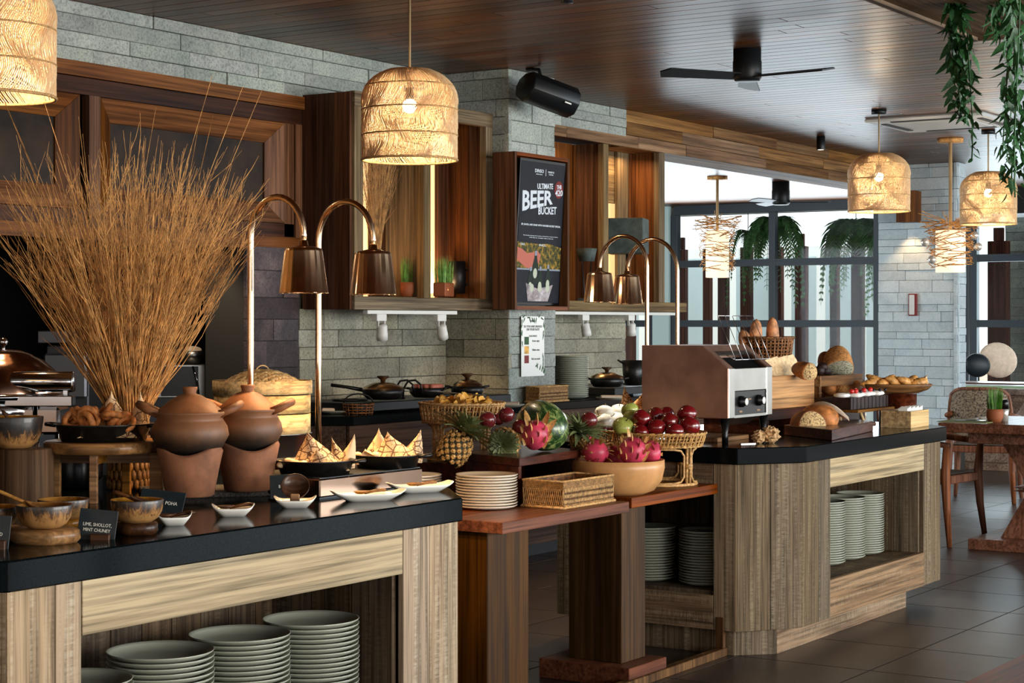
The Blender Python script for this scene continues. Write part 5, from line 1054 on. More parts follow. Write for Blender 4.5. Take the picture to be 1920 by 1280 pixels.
def stand_basket(label, loc, R, H, band, sx=1.0, az=0, mat='cane_gold', rb=.6, floor_z=None):
    t = thing('rattan_basket', label, 'basket', loc, az); m, w_ = weave_ring(R, H - band, H, 72, 4, .0022, .08, sx, .06, .0075)
    part('stakes', m, mat, t, kind='stuff'); part('weavers', w_, mat, t, kind='stuff'); rm = MB(); rim(rm, R * 1.01, H, sx); rim(rm, R * .925, H - band, sx, r=.0035); part('braided_rim', rm, mat, t)
    part('basket_floor', MB().lathe([(0, H - band), (R * .92, H - band), (R * .92, H - band + .006), (0, H - band + .006)], 40, None, sx, 1), mat, t)
    Rb = R * rb
    part('base_ring', MB().tube([(Rb * sx * math.cos(TAU * i / 40), Rb * math.sin(TAU * i / 40), .007) for i in range(40)], .007, 8, closed=True), 'rattan', t)
    zt = H - band
    for k in range(4):
        a = TAU * (k + .5) / 4; c, s_ = math.cos(a), math.sin(a)
        for da in (-.07, .07): part('leg', MB().tube([(Rb * sx * math.cos(a + da), Rb * math.sin(a + da), .005), (Rb * 1.03 * sx * math.cos(a + da), Rb * 1.03 * math.sin(a + da), zt)], .0065, 8), 'rattan', t)
        part('binding', MB().lathe([(.018, zt * .45), (.0195, zt * .47), (.0195, zt * .55), (.018, zt * .57)], 12, Matrix.Translation((Rb * 1.01 * c * sx, Rb * 1.01 * s_, 0))), 'cane_gold', t)
        a0, a1 = a + .16, a + TAU / 4 - .16; pts = []
        for u, v in ((0.0, .5), (0, .2), (.08, .06), (.25, .02), (.5, .01), (.75, .02), (.92, .06), (1, .2), (1, .5), (1, .8), (.92, .94), (.75, .98), (.5, .99), (.25, .98), (.08, .94), (0, .8)):
            aa = a0 + (a1 - a0) * u; pts.append((Rb * 1.0 * sx * math.cos(aa), Rb * 1.0 * math.sin(aa), .012 + (zt - .02) * v))
        part('cane_loop', MB().tube(pts, .005, 6, closed=True), 'rattan', t)
    return t
kb = at(1237, 905, z=T_); kb = Vector((kb.x, kb.y, T_)) + FW * .10; kb = at(1237, 890, Y=7.87); kb.z = T_
stand_basket('tall-legged rattan basket heaped with red apples', kb, .198, .225, .055, 1.0, AZ, rb=.8)
k2 = at(1122, 880, Y=8.1); k2.z = T_; stand_basket('rattan basket of white gourds behind the dragon fruit bowl', k2, .13, .222, .055, 1.0, AZ + .4, rb=.8)
k3 = at(866, 860, Y=7.66); k3.z = T_ + .121; stand_basket('rattan basket of chips on a low block, behind the first pineapple', k3, .178, .24, .078, 1.0, AZ, 'rattan', .8)
def fruit_me(name, r, mat, squash=.9, dimple=.15, seg=24):
    prof = [];
    for i in range(15):
        a = PI * i / 14; rad = r * math.sin(a) * (1 + .06 * math.cos(a)); z = -r * squash * math.cos(a)
        if i > 11: z -= r * dimple * (i - 11) / 3 * (1 if i < 14 else 1.2)
        prof.append((rad if 0 < i < 14 else 0, z))
    return MB().lathe(prof, seg, fn=lambda p, a: (p[0] * (1 + .02 * math.cos(5 * a)), p[1] * (1 + .02 * math.cos(5 * a)), p[2])).mesh(name, mat)
apple_me = fruit_me('apple', 1, 'apple_red'); green_me = fruit_me('apple', 1, 'apple_green', .85); plum_me = fruit_me('plum', 1, 'plum', .95, .05, 18); gourd_me = MB().lathe([(0, -.62), (.5, -.6), (.85, -.38), (1, 0), (.86, .38), (.5, .62), (.15, .60), (0, .52)], 30, fn=lambda p, a: (p[0] * (1 + .06 * abs(math.cos(4 * a))), p[1] * (1 + .06 * abs(math.cos(4 * a))), p[2])).mesh('gourd', 'gourd_white')
stem_me = MB().tube([(0, 0, .62), (.05, .02, .9), (.12, .04, 1.12)], [.05, .04, .06], 6).mesh('stem', 'stem')
def fruit(kind, label, px, py, Y, rpx, me, group=None, stem=True, rot=None, mul=1.0):
    r = rpx * Y / F_PX * mul * 1.1; o = thing(kind, label, kind if kind != 'gourd' else 'gourd', at(px, py, Y=Y), 0, group); o.rotation_euler = rot or (R_.uniform(-.8, .8), R_.uniform(-.8, .8), R_.uniform(0, 6))
    b = part('body', None, None, o, me=me); b.scale = (r,) * 3
    if stem: q = part('stem', None, None, o, me=stem_me); q.scale = (r,) * 3
    return o
KY = dep(kb)
APP = [('leftmost red apple, next to the green ones', 1204, 784, -.06, 17), ('red apple half hidden second from the left', 1229, 778, .05, 15), ('darkest red apple peeping out at the back', 1250, 776, .08, 14), ('large red apple near the middle of the heap', 1257, 789, -.02, 16),
       ('red apple topmost at the right, under the toaster edge', 1288, 776, .02, 17), ('large deep red apple at the right end of the heap', 1294, 797, -.04, 18), ('round red apple low in the middle front', 1230, 801, -.09, 17), ('red apple low at the left front, with a leaf', 1202, 811, -.10, 15), ('red apple low at the right front', 1265, 808, -.11, 16)]
for lb, x, y, dy, rp in APP: fruit('apple', 'shiny ' + lb, x, y, KY + dy, rp, apple_me, 'red apples in the rattan basket')
for lb, x, y, dy, rp in (('green apple on top of the two others', 1181, 768, .05, 15), ('green apple in the middle, behind the front one', 1184, 782, .0, 15), ('biggest green apple, at the basket\'s left front', 1169, 800, -.07, 19)): fruit('apple', 'pale ' + lb, x, y, KY + dy, rp, green_me, 'green apples in the rattan basket')
Y2 = dep(k2)
for lb, x, y, dy, rp in (('topmost white gourd', 1134, 774, .03, 17), ('nearest, largest white gourd', 1128, 792, -.06, 20), ('white gourd on the right behind the green apples', 1161, 770, .08, 15), ('white gourd between the topmost and the green apples', 1152, 787, .02, 17), ('white gourd furthest left, half hidden', 1108, 790, .06, 14)):
    fruit('gourd', lb + ' in the rattan basket', x, y, Y2 + dy, rp, gourd_me, 'white gourds in the basket', rot=(R_.uniform(-.5, .5), R_.uniform(-.5, .5), 0))
for k in range(6): fruit('plum', 'small glossy dark red plum along the front rim of the gourd basket', 1099 + k * 10.5, 808 - (k % 2) * 3, Y2 - .13 + .01 * k, 7.5, plum_me, 'small plums on the gourd basket\'s rim', False)
RY = 7.2
for lb, x, y, Y, rp in (('red passion fruit touching the chip basket, right of the pineapple crown', 914, 787, 7.12, 14.5), ('topmost red passion fruit beside the melon', 949, 777, 7.16, 14), ('red passion fruit squeezed between two others', 934, 785, 7.3, 11), ('dark passion fruit behind the dragon fruit stalk', 974, 799, 7.25, 13), ('red passion fruit right of the third pineapple', 1104, 787, 7.5, 15)):
    fruit('passion_fruit', lb, x, y, Y, rp, plum_me, None, False)
# dragon fruits
def dragon(label, px, py, Y, r, rot, seed, L=1.35, long=1.0, group=None):
    t = thing('dragon_fruit', label, 'dragon fruit', at(px, py, Y=Y), 0, group); t.rotation_euler = rot; rr = random.Random(seed)
    part('body', MB().lathe([(0, -L * r), (r * .25, -L * r * .97), (r * .7, -L * r * .7), (r * .97, -L * r * .2), (r, L * r * .15), (r * .82, L * r * .6), (r * .4, L * r * .9), (0, L * r)], 28, fn=lambda p, a: (p[0] * (1 + .04 * math.cos(4 * a)), p[1] * (1 + .04 * math.cos(4 * a)), p[2])), 'dragon', t)
    me = MB().blade((0, 0, 0), (0, .35, 1), (1, 0, 0), 1, .55, -.35, 4, .8, .3, .9).mesh('scale', 'dragon_scale')
    for k in range(30):
        z = -.85 + 1.8 * k / 30; a = k * 2.4; q = r * math.sqrt(max(.05, 1 - (z / 1.12) ** 2)) * .96; s = part('scale', None, None, t, me=me)
        s.location = (q * math.cos(a), q * math.sin(a), z * r * L); s.rotation_euler = (-.25 * (1 if z < .7 else .2), 0, a - PI / 2); l = r * rr.uniform(.45, .65) * (1.5 * long if z > .5 else 1); s.scale = (l, l, l)
    return t
dragon('large dragon fruit with long yellow scales on the riser, before the melon', 1003, 815, 7.05, .052, (.15, .18, .4), 1, 1.15, 1.25)
BY = 7.42
for i, (lb, x, y, dy, r, rot) in enumerate((('dragon fruit lying across the left rim behind the wooden bowl', 1091, 832, .12, .048, (1.4, .3, 1.9)), ('dragon fruit in the left of the wooden bowl, end facing out', 1116, 848, -.06, .052, (1.5, .2, -.5)), ('largest dragon fruit, in the middle right of the wooden bowl', 1186, 846, -.06, .056, (.4, .2, 1)),
                                           ('dragon fruit at the right rim of the wooden bowl', 1219, 847, .02, .047, (.9, .8, 2)), ('dragon fruit deep in the bowl between the others', 1152, 858, .08, .05, (1.2, .4, 3)))): dragon(lb, x, y, BY + dy, r, rot, 5 + i, 1.1, .8, 'dragon fruits in the wooden bowl')
bw = at(1158, 893, Y=7.42); bw.z = T_; t = thing('fruit_bowl', 'wide pale turned wooden bowl full of dragon fruits', 'bowl', bw)
part('body', MB().lathe([(0, 0), (.105, 0), (.15, .018), (.181, .058), (.193, .11), (.192, .141), (.187, .143), (.181, .136), (.177, .10), (.145, .035), (0, .02)], 56), 'bowl_wood', t)
# watermelon and pineapples
t = thing('watermelon', 'big striped green watermelon lying on the riser', 'watermelon', at(1018, 798, Y=7.3)); t.rotation_euler = (-1.35, 0, math.atan2(FW.y, FW.x) - PI / 2 + .35)
M_ = MB().lathe([(0, -.135), (.04, -.128), (.075, -.095), (.094, -.04), (.097, .02), (.088, .075), (.06, .115), (.02, .133), (0, .134)], 40); part('rind', M_, 'melon', t); part('stem', MB().tube([(0, 0, .13), (.01, 0, .15), (.03, 0, .155)], .005, 6), 'stem', t)
def pineapple(label, loc, ax, r=.062, H=.15, seed=0, crown=.15, n=46, spread=1.0, lw=.27):
    t = thing('pineapple', label, 'pineapple', loc); t.rotation_euler = Vector(ax).to_track_quat('Z', 'Y').to_euler(); rr = random.Random(seed)
    def rad(z): q = (z / H - .48) / .56; return r * math.sqrt(max(.06, 1 - abs(q) ** 2.6))
    part('body', MB().lathe([(0, 0)] + [(rad(H * i / 12) * .95, H * i / 12) for i in range(13)] + [(0, H)], 28), 'pine_body', t)
    m = MB(); N = 86
    for k in range(N):
        z = H * (.03 + .94 * k / N); a = k * 2.39996; q = rad(z); s = r * .178
        T = Matrix.Translation((q * math.cos(a) * .94, q * math.sin(a) * .94, z)) @ Matrix.Rotation(a, 4, 'Z') @ Matrix.Rotation(PI / 2, 4, 'Y')
        m.lathe([(s * 1.05, -s * .1), (s * .8, s * .4), (s * .3, s * .5), (0, s * .8)], 6, T, smooth=False)
    part('eyes', m, 'pine_eye', t)
    me = MB().blade((0, 0, 0), (0, 0, 1), (0, 1, 0), 1, lw, .35, 6, 1, .3, .9).mesh('leaf', 'pine_leaf')
    for k in range(n):
        a = k * 2.4; u = k / n; o = part('leaf', None, None, t, me=me); o.location = (.018 * math.cos(a) * (1 - u), .018 * math.sin(a) * (1 - u), H * .97 + u * crown * .18)
        tilt = (1.35 - 1.1 * u) * spread; l = crown * (.55 + .5 * math.sin(PI * min(1, u + .25))) * rr.uniform(.85, 1.1); o.rotation_euler = Euler((0, 0, a - PI / 2)).to_matrix().to_4x4().to_euler(); o.rotation_euler = (Matrix.Rotation(a + PI / 2, 3, 'Z') @ Matrix.Rotation(tilt, 3, 'X')).to_euler(); o.scale = (l, l, l)
    return t
p1 = at(838, 866, Y=7.08); pineapple('pineapple leaning at the riser\'s left corner, crown towards the right', p1, RT * .55 + Vector((0, 0, .95)) + FW * .15, .064, .128, 1, .15, 60)
p2 = at(947, 828, Y=7.3); pineapple('pineapple lying with its leafy crown pointing at the viewer', p2, -FW * 1.0 - RT * .05 - Vector((0, 0, .03)), .064, .12, 2, .052, 64, .95, .62)
p3 = at(1084, 838, Y=7.5); pineapple('third pineapple, mostly crown, between the melon and the gourds', p3, Vector((0, 0, 1)) + RT * .12 - FW * .35, .04, .06, 3, .12, 60)
# rectangular rattan basket
def rect_basket(label, x0, x1, y0, y1, z, h, mat='rattan', az=0):
    t = thing('rattan_tray_basket', label, 'basket', (x0, y0, z), az); W, D = x1 - x0, y1 - y0; st = MB(); we = MB(); per = [(0, 0, W, 0), (W, 0, W, D), (W, D, 0, D), (0, D, 0, 0)]
    for (a, b, c, d) in per:
        L = math.hypot(c - a, d - b); n = int(L / .0085); ux, uy = (c - a) / L, (d - b) / L
        for k in range(n):
            for s in (-1, 1):
                u = L * (k + .5) / n; u2 = min(max(u + s * .012, 0), L); st.tube([(a + ux * u, b + uy * u, h * .16), (a + ux * u2, b + uy * u2, h * .72)], .0017, 3, caps=False)
        for j in range(14):
            z_ = h * (.03 + .145 * j / 5) if j < 5 else h * (.70 + .26 * (j - 5) / 8); N = max(8, int(L / .007)); nx, ny = uy, -ux
            we.tube([(a + ux * L * i / N + nx * .0012 * (1 if (i + j) % 2 else -1), b + uy * L * i / N + ny * .0012 * (1 if (i + j) % 2 else -1), z_) for i in range(N + 1)], .0016, 3, caps=False)
    part('diagonal_canes', st, mat, t, kind='stuff'); part('weavers', we, mat, t, kind='stuff')
    part('rim', MB().tube([(0, 0, h), (W, 0, h), (W, D, h), (0, D, h)], .0045, 6, closed=True), mat, t); part('base_rail', MB().tube([(-.003, -.003, .006), (W + .003, -.003, .006), (W + .003, D + .003, .006), (-.003, D + .003, .006)], .006, 6, closed=True), mat, t)
    part('basket_floor', MB().box(0, 0, .004, W, D, .008), mat, t)
    part('liner', MB().box(.003, .003, .01, W - .003, .005, h * .96).box(.003, D - .005, .01, W - .003, D - .003, h * .96).box(.003, .003, .01, .005, D - .003, h * .96).box(W - .005, .003, .01, W - .003, D - .003, h * .96), 'brown_weave', t)
    return t
rect_basket('empty rectangular rattan basket at the front of the side table', 5.775, 6.15, 3.575, 3.755, T_, .105)
# chips and tongs in the left basket
me = MB().add([(math.cos(TAU * i / 14) * (1 if i % 2 else .94), math.sin(TAU * i / 14) * .72, .35 * math.cos(TAU * i / 7)) for i in range(14)] + [(0, 0, -.12)], [(i, (i + 1) % 14, 14) for i in range(14)], True).mesh('chip', 'chips'); r = random.Random(6)
for k in range(64):
    a = r.uniform(0, TAU); q = .135 * math.sqrt(r.random()); o = single('crisp', None, None, 'golden curled crisp heaped in the left rattan basket', 'crisp', k3 + Vector((q * math.cos(a), q * math.sin(a), .219 + .04 * (1 - q / .14) + r.uniform(0, .018))), 0, 'crisps in the rattan basket', me=me, rot=(r.uniform(-1, 1), r.uniform(-1, 1), r.uniform(0, 6))); o.scale = (r.uniform(.024, .034),) * 3
tg = thing('tongs', 'steel tongs lying across the basket of crisps', 'tongs', k3 + Vector((0, 0, .28)), AZ - .25)
for s in (-1, 1): part('arm', MB().add([(-.11, s * .002, .006), (.10, s * .016 - .006, -.008), (.10, s * .016 + .006, -.008), (-.11, s * .002 + .008, .006), (-.11, s * .002, .009), (.10, s * .016 - .006, -.004), (.10, s * .016 + .006, -.004), (-.11, s * .002 + .008, .009)], [(3, 2, 1, 0), (4, 5, 6, 7), (0, 1, 5, 4), (1, 2, 6, 5), (2, 3, 7, 6), (3, 0, 4, 7)]), 'chrome', tg)
light('kitchen_fill', 'SPOT', (7.0, 6.75, 1.83), 14, (1, .8, .6), (7.5, 7.25, 1.1), .05, spot=2.0)  # added fill without a fitting, brings out the microwave
light('aisle_lamp', 'SPOT', (7.2, 5.3, 2.95), 70, WARM, (6.9, 5.2, 0), .08, spot=1.3)
light('display_spot', 'SPOT', (7.3, 4.5, 2.94), 230, (1, .86, .68), (k2.x, k2.y, 1.0), .03, spot=.22, blend=.5)
ds = thing('ceiling_spotlight', 'small ceiling spotlight over the fruit baskets', 'spotlight', (7.3, 4.5, 3.02)); part('housing', MB().lathe([(0, -.06), (.03, -.06), (.034, 0), (0, 0)], 16), 'black_metal', ds)

# ================================================================== FAR COUNTER: TOASTER AND BREADS
def toaster():
    b = (7.284, 3.645); W = .455; D = .44; t = thing('conveyor_toaster', 'large brown-sided steel conveyor toaster on four black legs', 'toaster', (b[0], b[1], C_))
    z0, z1 = .112, .437; pr = [(0, z0), (D, z0), (D, z1), (.13, z1), (0, z0 + .225)]
    def side(x0, x1, name, mat):
        vs = [(x0, p[0], p[1]) for p in pr] + [(x1, p[0], p[1]) for p in pr]; n = 5
        part(name, MB().add(vs, [tuple(range(n)), tuple(range(n, 2 * n))[::-1]] + [(i, i + n, (i + 1) % n + n, (i + 1) % n) for i in range(n)]), mat, t, bev=.002)
    side(0, .006, 'side_panel', 'toaster_side'); side(W - .006, W, 'side_panel', 'toaster_side')
    part('housing', MB().box(.006, .15, z0, W - .006, D - .002, z1 - .004), 'toaster_side', t); part('top_panel', MB().box(.006, .13, z1 - .006, W - .006, D, z1), 'toaster_side', t)
    for x0, x1 in ((.004, .062), (W - .062, W - .004)): part('front_pillar', MB().box(x0, -.004, z0, x1, .02, z0 + .225), 'steel', t, bev=.003)
    part('front_plate', MB().box(.062, .0, z0 + .12, W - .062, .02, z0 + .222), 'steel', t, bev=.002); part('control_panel', MB().box(.062, .004, z0 + .012, W - .062, .02, z0 + .118), 'black_plastic', t)
    part('lower_lip', MB().box(.05, .0, z0, W - .05, .02, z0 + .012), 'steel', t); part('throat', MB().box(.03, .03, z0 + .14, W - .03, .15, z0 + .2), 'black_metal', t)
    vs = [(.03, .006, z0 + .226), (W - .03, .006, z0 + .226), (W - .03, .128, z1 - .002), (.03, .128, z1 - .002)]; A = lambda u, v: (.006 + (W - .012) * u, .128 * v, z0 + .226 + (z1 - z0 - .226) * v)
    for (u0, u1, v0, v1, mt) in ((0, .1, 0, 1, 'toaster_side'), (.9, 1, 0, 1, 'toaster_side'), (.1, .9, .74, 1, 'toaster_side'), (.1, .9, .6, .74, 'steel')):
        q = [A(u0, v0), A(u1, v0), A(u1, v1), A(u0, v1)]; part('hood_panel', MB().add(q + [(p[0], p[1] + .004, p[2] - .006) for p in q], [(0, 1, 2, 3), (7, 6, 5, 4), (0, 4, 5, 1), (1, 5, 6, 2), (2, 6, 7, 3), (3, 7, 4, 0)]), mt, t)
    q = [A(.1, 0), A(.9, 0), A(.9, .6), A(.1, .6)]; part('hood_opening', MB().add([(p[0], p[1] + .012, p[2] - .016) for p in q], [(0, 1, 2, 3), (3, 2, 1, 0)]), 'black_metal', t)
    for x in (.135, .315):
        k = part('control_knob', MB().lathe([(0, 0), (.026, 0), (.025, .014), (.019, .016), (.019, .03), (0, .03)], 24, Matrix.Translation((x, .004, z0 + .072)) @ Matrix.Rotation(PI / 2, 4, 'X')), 'black_plastic', t)
        part('knob_cap', MB().lathe([(0, .031), (.0165, .031), (.0165, .028), (0, .028)], 20, Matrix.Translation((x, .004, z0 + .072)) @ Matrix.Rotation(PI / 2, 4, 'X')), 'knob_white', k)
    text('SPEED', t, 'copper', .012, Matrix.Translation((.135, .003, z0 + .026)) @ Matrix.Rotation(PI / 2, 4, 'X')); text('TIMER', t, 'copper', .012, Matrix.Translation((.315, .003, z0 + .026)) @ Matrix.Rotation(PI / 2, 4, 'X')); text('TOASTER', t, 'copper', .009, Matrix.Translation((.225, .003, z0 + .08)) @ Matrix.Rotation(PI / 2, 4, 'X'))
    for x, y in ((.03, .03), (W - .03, .03), (.03, D - .04), (W - .03, D - .04)): part('leg', MB().lathe([(0, 0), (.014, 0), (.015, .04), (.013, .045), (.022, .112), (0, .112)], 20, Matrix.Translation((x, y, 0))), 'black_plastic', t)
    m = MB(); lo = (-.012, z0 + .262); hi = (.075, z0 + .46)
    for k in range(6):
        x = .05 + (W - .10) * k / 5; m.tube([(x, lo[0], lo[1]), (x, hi[0], hi[1])], .0016, 5)
    m.tube([(.05, .05, z0 + .29), (.05, lo[0], lo[1]), (W - .05, lo[0], lo[1]), (W - .05, .05, z0 + .29)], .0022, 6); m.tube([(.05, hi[0], hi[1]), (W - .05, hi[0], hi[1])], .002, 6)
    part('bread_rack', m, 'chrome', t); part('crumb_chute', MB().add([(.06, .02, z0), (W - .06, .02, z0), (W - .09, .09, z0 - .04), (.09, .09, z0 - .04)], [(0, 1, 2, 3), (3, 2, 1, 0)]), 'steel', t)
toaster()
def loaf(label, loc, ax, L, r, crust, crumb, flat=.85, name='bread_loaf', cut=True, seed=0, score=0):
    t = thing(name, label, 'bread', loc); t.rotation_euler = Vector(ax).to_track_quat('Z', 'Y').to_euler(); rr = random.Random(seed); prof = []
    if cut:
        for i in range(13): u = i / 12; prof.append((r * math.sqrt(max(0, 1 - u ** 2.4)) * (1 if u < .999 else 0), L * u))
        prof = [(0, 0), (r * .97, 0)] + prof
    else:
        for i in range(15): u = i / 14 * 2 - 1; prof.append((r * math.sqrt(max(0, 1 - abs(u) ** 2.3)) if 0 < i < 14 else 0, L * .5 * (u + 1)))
    def f(p, a): k = 1 + .05 * math.sin(3 * a + seed) + (.04 * math.cos(p[2] / L * TAU * score) if score else 0); return (p[0] * k, p[1] * k * flat, p[2])
    part('crust', MB().lathe(prof, 28, fn=f), crust, t)
    if cut: part('crumb', MB().lathe([(0, -.003), (r * .93, -.003), (r * .96, .001)], 28, fn=lambda p, a: (p[0] * (1 + .05 * math.sin(3 * a + seed)), p[1] * (1 + .05 * math.sin(3 * a + seed)) * flat, p[2])), crumb, t)
    return t
def openbox(name, label, x0, x1, y0, y1, z0, z1, mat, cat='box', th=.012, wallsmat=None):
    t = thing(name, label, cat, (x0, y0, z0)); W, D, H = x1 - x0, y1 - y0, z1 - z0
    for nm, q in (('front_board', (0, 0, 0, W, th, H)), ('back_board', (0, D - th, 0, W, D, H)), ('side_board', (0, th, 0, th, D - th, H)), ('side_board', (W - th, th, 0, W, D - th, H)), ('bottom_board', (th, th, 0, W - th, D - th, th))): part(nm, MB().box(*q), mat, t, bev=.0015)
    return t
bx1 = at(1527, 760, b=3.86).x; bx0 = at(1432, 760, b=3.86).x
openbox('bread_box', 'honey-coloured wooden box of sliced bread behind the toaster', bx0, bx1, 3.86, 4.15, 1.022, 1.185, 'honey_wood')
rt_ = thing('bread_riser', 'dark reddish wooden riser board under the honey-coloured bread box', 'riser', (bx0, 3.84, C_)); part('top_board', MB().box(0, 0, .06, bx1 - bx0 + .02, .38, .11), 'riser_wood', rt_, bev=.002)
part('leg', MB().box(.02, .02, 0, .06, .36, .06), 'riser_wood', rt_); part('leg', MB().box(bx1 - bx0 - .06, .02, 0, bx1 - bx0 - .02, .36, .06), 'riser_wood', rt_)
for i, (px, lean, w) in enumerate(((1456, -.25, .5), (1474, -.22, .5), (1484, -.2, .9))):
    q = at(px, 712, b=3.93); t = single('bread_slice', MB().prism([(-.055, 0), (.055, 0), (.06, .09), (.045, .125), (-.045, .125), (-.06, .09)], -.007, .007, Matrix.Rotation(PI / 2, 4, 'X')), 'toast', ('first pale bread slice leaning in the box, next to the toaster', 'middle bread slice leaning in the box', 'rightmost, widest pale slice leaning in the bread box')[i], 'bread', (q.x, q.y, 1.15 + i * .004), 0, 'bread slices in the box', bev=.002)
    t.rotation_euler = (-.15, lean, AZ + .5)
loaf('brown loaf lying behind the slices in the bread box', at(1528, 696, Y=9.35), -RT * .85 + FW * .4, .26, .055, 'crust', 'toast', .95, seed=1, cut=False, score=8); loaf('cut brown loaf at the right end of the bread box', at(1519, 698, Y=9.12), FW * .9 - RT * .5 + Vector((0, 0, .15)), .14, .046, 'crust', 'crumb', 1.0, seed=3)
def crate(label, x0, x1, y0, y1, z0, z1):
    t = thing('wooden_crate', label, 'crate', (x0, y0, z0)); W, D, H = x1 - x0, y1 - y0, z1 - z0
    for x in (.0, W - .03):
        for y in (.012, D - .042): part('post', MB().box(x, y, 0, x + .03, y + .03, H), 'crate_wood', t, bev=.001)
    for a, b in ((0, .36), (.68, 1.0)):
        part('slat', MB().box(-.004, 0, H * a, W + .004, .012, H * b), 'crate_wood', t, bev=.001); part('slat', MB().box(-.004, D - .012, H * a, W + .004, D, H * b), 'crate_wood', t, bev=.001)
        part('slat', MB().box(-.012, 0, H * a, 0, D, H * b), 'crate_wood', t, bev=.001); part('slat', MB().box(W, 0, H * a, W + .012, D, H * b), 'crate_wood', t, bev=.001)
    part('bottom_board', MB().box(0, .012, 0, W, D - .012, .012), 'crate_wood', t); return t
cx0 = at(1540, 740, b=3.86).x; cx1 = at(1616, 740, b=3.86).x
crate('slatted brown crate with rolls inside and a seeded loaf on top', cx0, cx1, 3.86, 4.2, .999, 1.172)
rs2 = thing('crate_riser', 'dark low block under the slatted bread crate', 'riser', (cx0, 3.86, C_)); part('block', MB().box(.01, .01, 0, cx1 - cx0 - .01, .33, .088), 'riser_wood', rs2)
for i, (px, py, rp) in enumerate(((1555, 728, 17), (1580, 729, 18), (1602, 727, 16))): loaf(('round roll at the left inside the crate', 'seeded roll in the middle inside the crate', 'roll at the right inside the crate')[i], at(px, py + 14, Y=9.86), Vector((0, 0, 1)), .085, rp * 9.6 / F_PX, ('crust', 'seed_crust', 'crust')[i], 'toast', 1, 'bread_roll', False, i)
rr = random.Random(1)
for k in range(5): loaf('dark seeded roll, %s of five left of the big seeded loaf' % ('leftmost', 'second from left', 'middle', 'second from right', 'rightmost')[k], at(1536 + k * 6.5, 703 - (k % 2) * 7, Y=9.80 + .03 * k), Vector((0, 0, 1)), .05, .03, 'cake', 'toast', 1, 'seeded_roll', False, k)
q = at(1574, 703, Y=9.84); loaf('big seeded loaf with grey cut face on top of the slatted crate', q + Vector((0, 0, .03)), Vector((0, 0, .72)) + FW * .62, .155, .082, 'seed_crust', 'crumb_grey', .95, seed=2)
loaf('dark end of a loaf behind the big seeded loaf', at(1553, 690, Y=10.0), Vector((0, 0, .8)) + FW * .3 - RT * .2, .10, .05, 'crust_dark', 'crumb', 1, seed=5)
# basket with baguettes
bk = at(1438, 655, Y=10.0); bk.z = 1.20; t = thing('baguette_basket', 'dark woven basket of baguettes standing behind the toaster', 'basket', bk, AZ)
m, w_ = weave_ring(.142, 0, .165, 40, 9, .006, .18, 1, 0, .011); part('stakes', m, 'rattan_dark', t, kind='stuff'); part('weavers', w_, 'brown_weave', t, kind='stuff'); rm = MB(); rim(rm, .146, .168, 1, r=.006); part('rim', rm, 'brown_weave', t)
part('lining', MB().lathe([(0, .01), (.112, .01), (.136, .16)], 30), 'stem', t)
single('basket_plinth', MB().box(-.12, -.12, 0, .12, .12, .288), 'riser_wood', 'tall dark wooden block under the baguette basket', 'stand', (bk.x, bk.y, C_), 0, bev=.002)
for i, (px, py, dx, L) in enumerate(((1408, 640, -.5, .20), (1414, 640, .1, .26), (1450, 640, -.05, .30))):
    q = at(px, 655, Y=9.97 + .05 * i); loaf(('shortest baguette leaning left out of the basket', 'middle baguette, pointed, in the basket', 'tallest baguette in the basket')[i], Vector((q.x, q.y, 1.25)), RT * dx * .6 + Vector((0, 0, 1)), L * (.85, .86, .78)[i], .040, 'baguette', 'toast', .9, 'baguette', False, i)
# bread board with cloth
bd = at(1563, 826, z=C_); t = thing('cutting_board', 'thick dark wooden board at the counter\'s front corner, carrying cut bread', 'cutting board', (7.74, 3.345, C_)); part('board', MB().prism([(0, 0), (.80, .125), (.92, .27), (.26, .36)], 0, .05), 'riser_wood', t, bev=.003)
Yb = 8.72; q = at(1523, 795, Y=8.62); loaf('fruit loaf with speckled cut face on the dark board', q, FW * .95 - RT * .28, .19, .072, 'crust_dark', 'crumb', .86, seed=4)
q = at(1563, 786, Y=8.72); loaf('plaited brown loaf half under a cloth on the dark board', q - FW * .02, FW * .8 - RT * .45, .22, .078, 'crust', 'crumb', .9, cut=False, seed=6, score=3)
m = MB(); vs = []; fs = []; n = 12
for i in range(n + 1):
    for j in range(7):
        u = i / n; v = j / 6 - .5; c = at(1512, 772, Y=8.95).lerp(at(1588, 784, Y=8.75), u) + Vector((0, 0, .062 * math.sin(PI * (u * .8 + .12)) + .004 * math.sin(9 * v + 5 * u))) + FW * v * .13 - Vector((0, 0, .10 * v * v)); vs.append(tuple(c))
for i in range(n):
    for j in range(6): k = i * 7 + j; fs.append((k, k + 1, k + 8, k + 7))
vs += [tuple(Vector(p) - Vector((0, 0, .003))) for p in vs[:]]; N7 = (n + 1) * 7; fs += [tuple(x + N7 for x in f[::-1]) for f in fs[:]]
single('napkin', m.add(vs, fs, True), 'cloth', 'cream napkin draped over the plaited loaf', 'cloth')
single('bread_knife', MB().box(0, -.012, 0, .12, .012, .002).tube([(.12, 0, .006), (.24, 0, .006)], .011, 10), 'walnut', 'bread knife with wooden handle at the right of the dark board', 'knife', at(1585, 800, Y=8.9) + Vector((0, 0, -.0)), AZ + .75)
